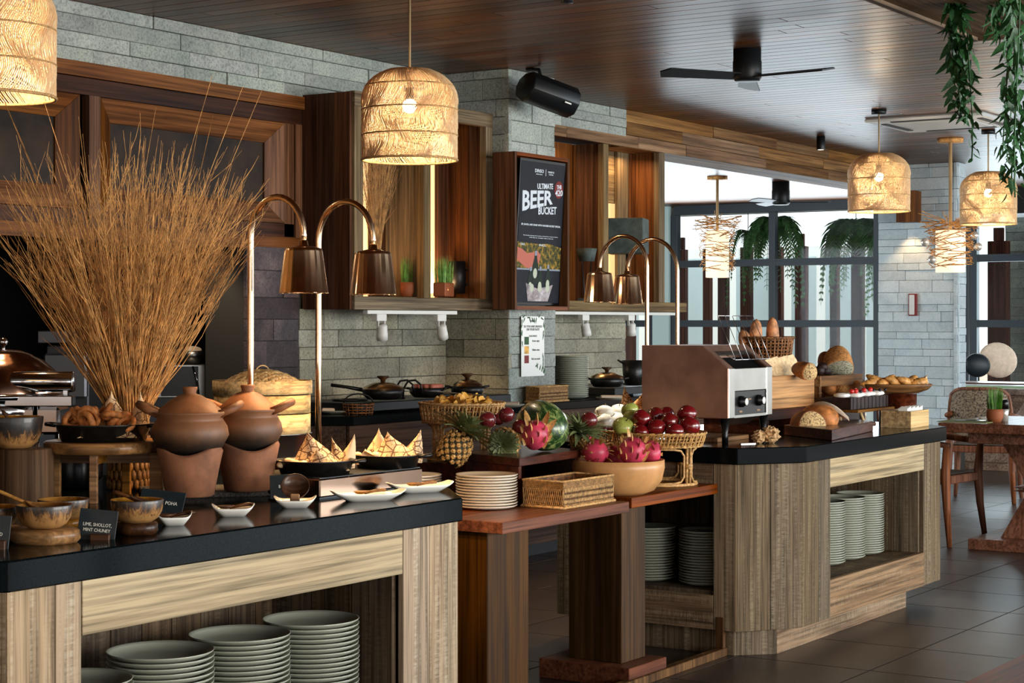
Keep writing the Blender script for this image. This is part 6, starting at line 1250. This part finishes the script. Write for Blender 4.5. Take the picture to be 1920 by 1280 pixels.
# cake on its stand
sy = 3.69; x0 = at(1578, 768, b=sy).x; x1 = at(1682, 768, b=sy).x; zt = 1.006; t = thing('cake_stand', 'low wooden stand with splayed pale legs under the berry cake', 'stand', (x0, sy, C_)); LL = x1 - x0
part('board', MB().box(0, -.09, zt - C_ - .014, LL, .1, zt - C_), 'crate_wood', t, bev=.002)
for x, s in ((.10, 1), (LL - .08, 1), (.12, -1), (LL - .1, -1)): part('leg', MB().tube([(x, -.06 * s, zt - C_ - .012), (x + .045, -.075 * s, 0)], .0075, 6), 'pale_wood', t)
t = thing('berry_cake', 'dark chocolate loaf cake topped with cream and berries', 'cake', (x0 - .0, sy, zt), 0)
m = MB(); n = 26; Lc = LL * .86
for i in range(n): m.box(Lc * i / n, -.052 - .004 * (i % 2), 0, Lc * (i + 1) / n, .052 + .004 * (i % 2), .062)
part('cake_body', m, 'cake', t, bev=.002); r = random.Random(2); m = MB()
for i in range(20): m.ball(.019, (Lc * (i + .5) / 20, r.uniform(-.025, .025) - .01, .072), 8, 6, 1.1, 2.1, .75)
part('cream', m, 'cream', t)
for i in range(13):
    u = Lc * (i + .5) / 13; red = i in (0, 1, 2, 4, 6, 10, 11); part('berry', MB().ball(.014 if red else .009, (u, r.uniform(-.045, -.0), .088 + (.006 if red else 0)), 10, 7, 1.1, 1, .9), 'berry_red' if red else 'berry_dark', t)
# croissant dish on a stump
dq = at(1683, 728, Y=9.72); st = single('wooden_stump', MB().lathe([(0, 0), (.098, 0), (.1, .01), (.1, .16), (0, .162)], 24, fn=lambda p, a: (p[0] * (1 + .02 * math.sin(9 * a)), p[1] * (1 + .02 * math.sin(9 * a)), p[2])), 'riser_wood', 'dark round wooden stump under the croissant dish', 'stand', (dq.x, dq.y, C_), 0)
t = thing('croissant_dish', 'long live-edge wooden dish of croissants on the dark stump', 'dish', (dq.x, dq.y, C_ + .163), AZ); part('dish', MB().lathe([(0, 0), (.11, .0), (.165, .02), (.19, .045), (.185, .05), (.15, .035), (0, .02)], 36, None, 1, .62, fn=lambda p, a: (p[0] * (1 + .03 * math.sin(4 * a)), p[1] * .62 * (1 + .03 * math.sin(4 * a)), p[2])), 'acacia', t)
mc = MB(); R0 = .05
cr = []
for i in range(23): a = -1.15 + 2.3 * i / 22; cr.append(((R0 * math.sin(a)) * 1.3, R0 * (1 - math.cos(a)), 0))
mc.tube(cr, [(.006 + .02 * math.sin(PI * i / 22)) * (1 + .10 * math.cos(i * 2.1)) for i in range(23)], 10); cme = mc.mesh('croissant', 'croissant')
for i in range(9): o = single('croissant', None, None, 'golden croissant in the live-edge dish on the stump', 'croissant', Vector((dq.x, dq.y, C_ + .163 + .055)) + RT * (-.135 + .031 * i) + Vector((0, 0, .008 * (i % 2))) + FW * (.02 * (i % 2)), R_.uniform(0, 6), 'croissants in the dish', me=cme, rot=(R_.uniform(-.3, .3), R_.uniform(-.5, .5), AZ + .6 + R_.uniform(-.5, .5)))
flaps('printed_napkin', 'folded printed paper at the right end of the croissant dish', Vector((dq.x, dq.y, C_ + .2)) + RT * .13, [(.0, -.0, .045, .06, .035, .05), (-.02, .03, .06, .045, .04, .05)], 9)
# sachet box
t = openbox('sachet_box', 'pale wooden box of paper sugar sachets at the counter\'s right end', 8.86, 9.115, 3.395, 3.56, C_, C_ + .088, 'pale_wood', th=.008)
for k in range(12): single('sugar_sachet', MB().box(-.0075, 0, 0, .0075, .05, .035), 'paper_white', 'white paper sugar sachet standing in the pale wooden box', 'sachet', (8.882 + k * .0185, 3.42, C_ + .066 + (k % 3) * .004), 0.05, 'sugar sachets in the box', bev=.001)
# crumpled paper, small dish, boards beneath the toaster
def crumple(label, loc, r, seed):
    rr = random.Random(seed); single('crumpled_paper', MB().ball(r, (0, 0, r * .8), 16, 11, 1.1, 1, .9, fn=None).__class__().lathe([(0, 0)] + [(r * math.sin(PI * i / 12) * (1.15 if i % 2 else .85), r * (1 - math.cos(PI * i / 12))) for i in range(1, 12)] + [(0, r * 1.9)], 17, fn=lambda p, a: (p[0] * (1 + rr.uniform(-.28, .28)), p[1] * (1 + rr.uniform(-.28, .28)), max(0, p[2] + rr.uniform(-.15, .15) * r)), smooth=False), 'parchment', label, 'paper', loc)
q = at(1425, 832, z=C_) + FW * .03; crumple('crumpled brown paper wad nearest the toaster leg', q, .030, 3); crumple('taller crumpled brown paper wad beside the first one', q + RT * .055 + FW * .03, .038, 4)
single('toaster_board', MB().box(0, 0, 0, .32, .27, .02), 'crate_wood', 'brown wooden board lying under the conveyor toaster', 'board', (7.35, 3.73, C_), 0, bev=.002)
single('butter_knife', MB().box(-.04, -.006, 0, .04, .006, .003), 'chrome', 'small steel knife on the stone beside the crumpled paper', 'knife', at(1402, 832, z=C_), AZ + .5)
q = at(1186, 745, Y=8.6); q.z = C_; 
tb = thing('wrapped_basket', 'paper-wrapped bread basket left of the toaster, behind the green apples', 'basket', (q.x, q.y, C_)); m, w_ = weave_ring(.10, 0, .12, 26, 6, .004, .1); part('stakes', m, 'rattan', tb); part('weavers', w_, 'rattan', tb, kind='stuff')
flaps('printed_paper_liner', 'printed paper sheet standing up left of the toaster', Vector((q.x, q.y, C_ + .10)), [(-.01, -.03, .05, .14, -.03, .09), (.02, .03, .06, .10, .03, .09)], 6)

# ================================================================== BACK COUNTER
P_ = [(7.25, 6.45), (7.60, 6.02), (12.3, 6.02), (12.3, 6.88), (9.89, 6.88), (9.89, 6.15), (9.31, 6.15), (9.31, 6.64), (7.25, 6.64)]
slab('dark stone worktop of the cooking counter along the back wall', P_, .902, .952)
t = thing('cooking_counter', 'cooking counter along the back wall with brown plank front', 'counter', (0, 0, 0))
for z0, z1 in ((.08, .36), (.363, .63), (.633, .90)):
    for x0, x1 in ((7.62, 8.9), (8.903, 10.3), (10.303, 11.4), (11.403, 12.25)): part('front_board', MB().box(x0, 6.06, z0, x1, 6.08, z1), 'brown_front', t, bev=.001)
    v = part('front_board', MB().box(0, 0, z0, .5, .02, z1), 'brown_front', t); v.location = (7.29, 6.46, 0); v.rotation_euler = (0, 0, math.atan2(-.4, .33))
part('carcass', MB().box(7.65, 6.09, 0, 9.3, 6.6, .9), 'kitchen_black', t); part('plinth', MB().box(7.7, 6.12, 0, 12.2, 6.14, .08), 'kitchen_black', t)
B_ = .953
for x0, x1, lb in ((7.75, 8.55, 'left black burner plate under the long-handled pan'), (8.58, 9.28, 'right black burner plate under the lidded pot'), (10.55, 11.5, 'black burner plate right of the plate stack')):
    t = thing('burner', lb, 'cooker', (x0, 6.12, B_)); part('body', MB().box(0, 0, .01, x1 - x0, .46 if x1 < 9.3 else .6, .06), 'black_metal', t, bev=.004)
    for k in range(2): part('burner_ring', MB().lathe([(.05, .06), (.10, .06), (.10, .072), (.05, .072)], 20, Matrix.Translation(((x1 - x0) * (.28 + .44 * k), .22, 0))), 'cast_iron', t)
    for k in range(4): part('foot', MB().box((x1 - x0 - .04) * (k % 2) + .01, .02 + (k // 2) * .38, 0, (x1 - x0 - .04) * (k % 2) + .04, .05 + (k // 2) * .38, .01), 'black_plastic', t)
def lidpan(label, px, py, Y, rpx, h, handle=None, lid='steel_lid', z=B_ + .073, body='cast_iron', ears=True, knob=.036):
    q = at(px, py, Y=Y); r = rpx * Y / F_PX; t = thing('cooking_pan', label, 'pan', (q.x, q.y, z), AZ)
    part('body', MB().lathe([(0, 0), (r * .72, 0), (r * .92, h * .4), (r, h), (r * .97, h), (r * .85, h * .4), (0, h * .1)], 32), body, t)
    if lid: part('lid', MB().lathe([(r * .98, h), (r * .9, h + .012), (r * .5, h + .033), (0, h + .04)], 32), lid, t); part('lid_knob', MB().lathe([(0, h + .038), (.014, h + .04), (.014, h + .05), (knob, h + .066), (knob * .9, h + .072), (0, h + .072)], 16), 'walnut', t)
    if handle: part('handle', MB().tube([(-r * .95, 0, h * .9), (-r - .08, 0, h + .01), (-r - .17, 0, h + .022)], [.012, .009, .010], 8), body, t)
    elif ears:
        for s in (-1, 1): part('handle', MB().tube([(s * r * .95, -.03, h * .9), (s * (r + .025), 0, h), (s * r * .95, .03, h * .9)], .007, 6), body, t)
    return t
lidpan('black pan with long handle and pale domed lid on the left burner', 718, 733, 10.05, 40, .058, True); lidpan('dark pan of pink sausages between the two lidded pans', 800, 731, 10.35, 34, .055, None, None)
for k in range(4): q = at(788 + k * 10, 726, Y=10.3); single('sausage', MB().tube([(-.05, 0, 0), (-.045, 0, .0), (.045, 0, 0), (.05, 0, 0)], [.004, .016, .016, .004], 10), 'sausage', 'pink sausage in the middle pan on the cooking counter', 'sausage', (q.x, q.y, B_ + .135), AZ + .3 * k, 'sausages in the pan')
lidpan('dark casserole with a bright lid before the stone pillar', 876, 724, 10.4, 32, .062); lidpan('black pan with domed lid on the burner right of the plate stack', 1138, 713, 12.0, 33, .06)
lidpan('tall black stock pot left of the toaster', 1188, 700, 12.3, 22, .17, None, None)
for k, (px, dx) in enumerate(((772, .0), (757, .02))): q = at(px, 745, Y=10.2); single('cable_loop', MB().tube([(-.05, 0, 0), (-.045, 0, .06), (-.02, 0, .10), (.02, 0, .105), (.05, 0, .08), (.06, 0, .03)], .006, 8), 'black_plastic', ('taller black curved handle beside the sausage pan', 'lower black curved handle beside the long-handled pan')[k], 'handle', (q.x, q.y, B_ + .07), AZ)
q = at(1070, 746, Y=11.9); stack(22, (q.x, q.y, B_), .0125, 'grey plate in the tall stack on the back counter by the rattan box', 'plates on the back counter', s=.84, seed=50)
q0 = at(985, 752, z=B_); rect_basket('rectangular rattan box on the back counter beside the plate stack', 9.46, 9.80, 6.03, 6.13, B_, .10); 
for k, (px, py, lb) in enumerate(((632, 768, 'striped napkin on a small plate at the back counter\'s left end'), (948, 757, 'white cloth on a plate behind the melon'), (1150, 744, 'white plate with a folded cloth on the back counter, left of the toaster'))):
    q = at(px, py, z=B_ + .02) + FW * .02; t = thing('napkin_plate', lb, 'plate', (q.x, q.y, B_), AZ); part('plate', None, None, t, me=plate_me).scale = (.8, .8, .8); part('napkin', MB().box(-.08, -.05, .012, .08, .05, .03), 'cloth', t, bev=.004)
q = at(672, 752, Y=9.9); t = thing('wire_basket', 'small dark basket with iron handle on the back counter', 'basket', (q.x, q.y, B_), AZ); m, w_ = weave_ring(.085, 0, .06, 20, 4, .004, .1); part('stakes', m, 'brown_weave', t); part('weavers', w_, 'brown_weave', t, kind='stuff'); part('handle', MB().tube([(.08 * math.cos(PI * k / 8), 0, .06 + .05 * math.sin(PI * k / 8)) for k in range(9)], .005, 6), 'black_metal', t)

# ================================================================== KITCHEN BEHIND THE HATCH
single('kitchen_bench', MB().box(4.4, 6.98, 0, 7.9, 7.7, .98), 'kitchen_steel', 'dark steel bench inside the kitchen hatch', 'counter', bev=.004)
K_ = .981
q = at(337, 742, Y=10.15); t = thing('microwave_oven', 'steel microwave oven with black door inside the hatch', 'microwave', (q.x, q.y, K_), FACE + .25)
s = .142; part('housing', MB().box(-s, 0, .05, s, .30, .235), 'steel', t, bev=.004); part('door', MB().box(-s * .72, -.012, .06, s * .72, 0, .225), 'black_plastic', t, bev=.002); part('handle', MB().tube([(s * .74, -.012, .07), (s * .66, -.03, .15), (s * .5, -.012, .225)], .006, 6), 'chrome', t); part('base', MB().box(-s * 1.02, -.0, 0, s * 1.02, .3, .05), 'black_metal', t)
t = thing('steel_bowl', 'steel bowl holding a wrapped bundle on top of the microwave', 'bowl', (q.x, q.y, K_ + .236), 0); off = RT * .05 + FW * .12
T = Matrix.Translation(off); part('bowl', MB().lathe([(0, 0), (.05, 0), (.075, .035), (.085, .075), (.08, .075), (.06, .03), (0, .01)], 28, T), 'steel', t); part('bundle', MB().ball(.055, (off.x, off.y, .075), 14, 8, 1, 1, .5), 'cloth', t)
q = at(128, 760, Y=8.9); t = thing('coffee_machine', 'dark box-shaped coffee machine behind the chafing dish', 'coffee machine', (q.x, q.y, K_), FACE); part('body', MB().box(-.11, 0, 0, .10, .3, .36), 'kitchen_steel', t, bev=.008); part('front', MB().box(-.11, -.05, .1, .10, 0, .32), 'steel_dim', t, bev=.01); part('tray', MB().box(-.13, -.08, .37, .16, .2, .43), 'steel_dim', t, bev=.004)
q = at(190, 745, Y=9.3); single('black_oven', MB().box(-.1, 0, 0, .14, .3, .27), 'black_plastic', 'black countertop oven half hidden behind the dry twigs', 'oven', (q.x, q.y, K_), FACE, bev=.006)

# ================================================================== DINING CORNER
def dining_table(label, x0, x1, y0, y1, zt, cx, cy, mat, half=.39, waist=.26, basehalf=.55):
    t = thing('dining_table', label, 'table', (cx, cy, 0)); part('top_board', MB().box(x0 - cx, y0 - cy, zt - .06, x1 - cx, y1 - cy, zt), mat, t, bev=.004); part('under_frame', MB().box(x0 - cx + .1, y0 - cy + .1, zt - .13, x1 - cx - .1, y1 - cy - .16, zt - .06), mat, t, bev=.004)
    def sq(h, z): return [(-h, -h, z), (h, -h, z), (h, h, z), (-h, h, z)]
    def frus(name, hs): 
        vs = [p for h, z in hs for p in sq(h, z)]; fs = [(3, 2, 1, 0), tuple(range(4 * len(hs) - 4, 4 * len(hs)))]
        for i in range(len(hs) - 1): fs += [(4 * i + k, 4 * i + (k + 1) % 4, 4 * i + 4 + (k + 1) % 4, 4 * i + 4 + k) for k in range(4)]
        part(name, MB().add(vs, fs), mat + '_z', t, bev=.002)
    frus('upper_pedestal', [(waist, .40), (waist * 1.15, .5), (half, zt - .13)]); frus('waist_ring', [(waist, .355), (waist * 1.28, .368), (waist * 1.05, .38), (waist * 1.28, .392), (waist, .405)]); frus('lower_pedestal', [(half, .07), (waist, .355)])
    part('base_plate', MB().box(-basehalf, -basehalf, 0, basehalf, basehalf, .07), mat, t, bev=.004); return t
dining_table('brown wooden dining table with pinched pedestal at the right edge', 11.045, 12.1, 2.7, 4.055, .82, 11.85, 3.40, 'teak')
dining_table('pale greyish wooden dining table further back by the pillar', 17.6, 18.8, 4.5, 6.85, .8, 18.15, 6.1, 'teak_grey', .5, .3, .7)
def chair(label, loc, rz, mat='teak_z', weave='back_weave', s=1.0):
    t = thing('dining_chair', label, 'chair', loc, rz, 'wooden dining chairs with woven seats'); w, d = .25, .24
    for x, y, top in ((-w, -d, .66), (w, -d, .66), (-w, d, .66), (w, d, .66)):
        part('leg', MB().tube([(x * 1.08, y * 1.12, 0), (x * 1.0, y, .25), (x * .98, y * .95, .45), (x * 1.02, y * 1.0, top)], [.017, .026, .034, .022], 8), mat, t)
    part('seat_frame', MB().box(-w, -d, .40, w, -d + .04, .455).box(-w, d - .04, .40, w, d, .455).box(-w, -d, .40, -w + .04, d, .455).box(w - .04, -d, .40, w, d, .455), mat, t, bev=.006)
    vs = []; fs = []
    for i in range(9):
        for j in range(9): u, v = i / 4 - 1, j / 4 - 1; vs.append((u * .235, v * .235, .462 - .03 * (1 - u * u) * (1 - v * v)))
    for i in range(8):
        for j in range(8): k = i * 9 + j; fs.append((k, k + 9, k + 10, k + 1))
    part('woven_seat', MB().add(vs, fs, True), 'seat_weave', t)
    for x in (-1, 1): part('arm', MB().tube([(x * w * 1.02, -d * 1.1, .655), (x * w * 1.1, -.05, .675), (x * w * 1.05, d, .70), (x * w * .9, d * 1.15, .72)], [.018, .022, .022, .02], 8), mat, t)
    vs = []; fs = []; nx, nz = 14, 6
    for dd in (0, .016):
        for j in range(nz + 1):
            for i in range(nx + 1): u = i / nx * 2 - 1; v = j / nz; hw = w * 1.0 * (1 - .10 * v ** 3); vs.append((u * hw, d * 1.18 - .09 * (abs(u) ** 2) + .06 * v + dd, .52 + .40 * v - .05 * abs(u) ** 6 * v))
    NN = (nx + 1) * (nz + 1)
    for j in range(nz):
        for i in range(nx): k = j * (nx + 1) + i; fs += [(k, k + 1, k + nx + 2, k + nx + 1), (k + NN, k + NN + nx + 1, k + NN + nx + 2, k + NN + 1)]
    part('woven_back', MB().add(vs, fs, True), weave, t); edge = [vs[k * (nx + 1)] for k in range(nz + 1)] + [vs[nz * (nx + 1) + i] for i in range(nx + 1)] + [vs[k * (nx + 1) + nx] for k in range(nz, -1, -1)]
    part('back_frame', MB().tube([(p[0], p[1] + .008, p[2]) for p in edge], .015, 8), mat if s == 1 else weave, t); return t
chair('wooden armchair with dark woven seat pushed in at the near table\'s end', (11.62, 4.32, 0), PI * 1.0 - .1 + PI)
chair('armchair behind the near table, its woven back at the right photo edge', (12.75, 3.45, 0), -PI / 2, 'teak_z', 'seat_weave')
chair('armchair with arched woven back between the croissants and the near table', (14.55, 4.95, 0), PI / 2 + .2)
chair('woven round-backed chair beyond the pale table, right of the pillar', (19.35, 5.95, 0), -PI / 2, 'back_weave', 'back_weave', .9); chair('woven round-backed chair before the pillar, behind the croissants', (19.3, 7.3, 0), -PI / 2 + .2, 'back_weave', 'back_weave', .9)
q = at(1869, 792, z=.82) + FW * .05; grass_pot('potted_grass', 'round brown pot of tall green grass on the near dining table', q, .054, .083, .155, 21, n=190)
q2 = at(1746, 716, z=.8) + FW * .05; grass_pot('potted_grass', 'small pot of pale green grass on the far dining table before the pillar', q2, .052, .12, .2, 22, n=140)
q = at(1893, 792, z=.82) + FW * .12; t = thing('salt_shaker', 'glass salt shaker with black cap beside the grass pot', 'shaker', q); part('glass', MB().lathe([(0, 0), (.024, 0), (.026, .07), (.02, .08), (0, .08)], 16), 'bulb_glass', t); part('cap', MB().lathe([(0, .08), (.026, .08), (.027, .125), (.018, .14), (0, .14)], 16), 'black_plastic', t)
single('placemat', MB().box(-.2, -.16, 0, .2, .16, .004), 'placemat', 'olive placemat with cutlery on the near dining table', 'placemat', (11.32, 3.93, .82), .0); single('placemat', MB().box(-.3, -.6, 0, .3, .6, .004), 'green_runner', 'long light green runner on the far dining table', 'runner', (18.0, 6.1, .80), 0)

t = thing('cutlery_set', 'steel fork and knife on the olive placemat', 'cutlery', (11.28, 3.93, .8245), .3); part('fork', MB().box(-.01, -.10, 0, .005, .10, .004), 'chrome', t); part('knife', MB().box(.03, -.10, 0, .045, .10, .004), 'chrome', t); part('fork', MB().box(-.05, -.09, 0, -.035, .09, .004), 'chrome', t)
single('folded_napkin', MB().prism([(-.08, -.06), (.09, -.05), (.07, .07), (-.06, .05)], 0, .012), 'paper_white', 'folded white napkin on the near dining table beside the grass pot', 'napkin', (11.62, 3.92, .82), .3, bev=.003)
for lb, dx, mt, ht, ln in (('beige cushion on the seat by the right window', .10, 'cloth', .40, .35), ('dark cushion leaning before the beige one by the right window', -.12, 'sign_face', .27, .2)):
    single('cushion', MB().ball(.2, (0, 0, .2), 20, 12, 1, .32, 1, fn=lambda p, a: (p[0] * (1 + .25 * abs(math.sin(2 * a))), p[1], p[2])), mt, lb, 'cushion', at(1843, 706, Y=20.6) + RT * dx - FW * (.1 if dx < 0 else 0), AZ, rot=(0, ln, AZ)).scale = (ht / .4, 1, ht / .4)
single('window_bench', MB().box(-.6, -.3, 0, .6, .3, at(1843, 706, Y=20.6).z - .06), 'teak', 'low wooden window seat under the patterned cushion', 'bench', (at(1843, 706, Y=20.6).x, at(1843, 706, Y=20.6).y, 0), PI / 2, bev=.01)
# the viewer's corner: edge of a wooden table top cut off by the lower right corner
t = thing('wooden_table', 'brown wooden table edge cut off by the bottom right corner', 'table', (3.0, 1.21, 0))
part('tabletop', MB().box(0, -.8, .705, 2.2, 0, .75), 'table_wood', t, bev=.004)
for x, y in ((.1, -.08), (2.1, -.08), (.1, -.7), (2.1, -.7)): part('leg', MB().box(x - .03, y - .03, 0, x + .03, y + .03, .705), 'table_wood', t, bev=.003)
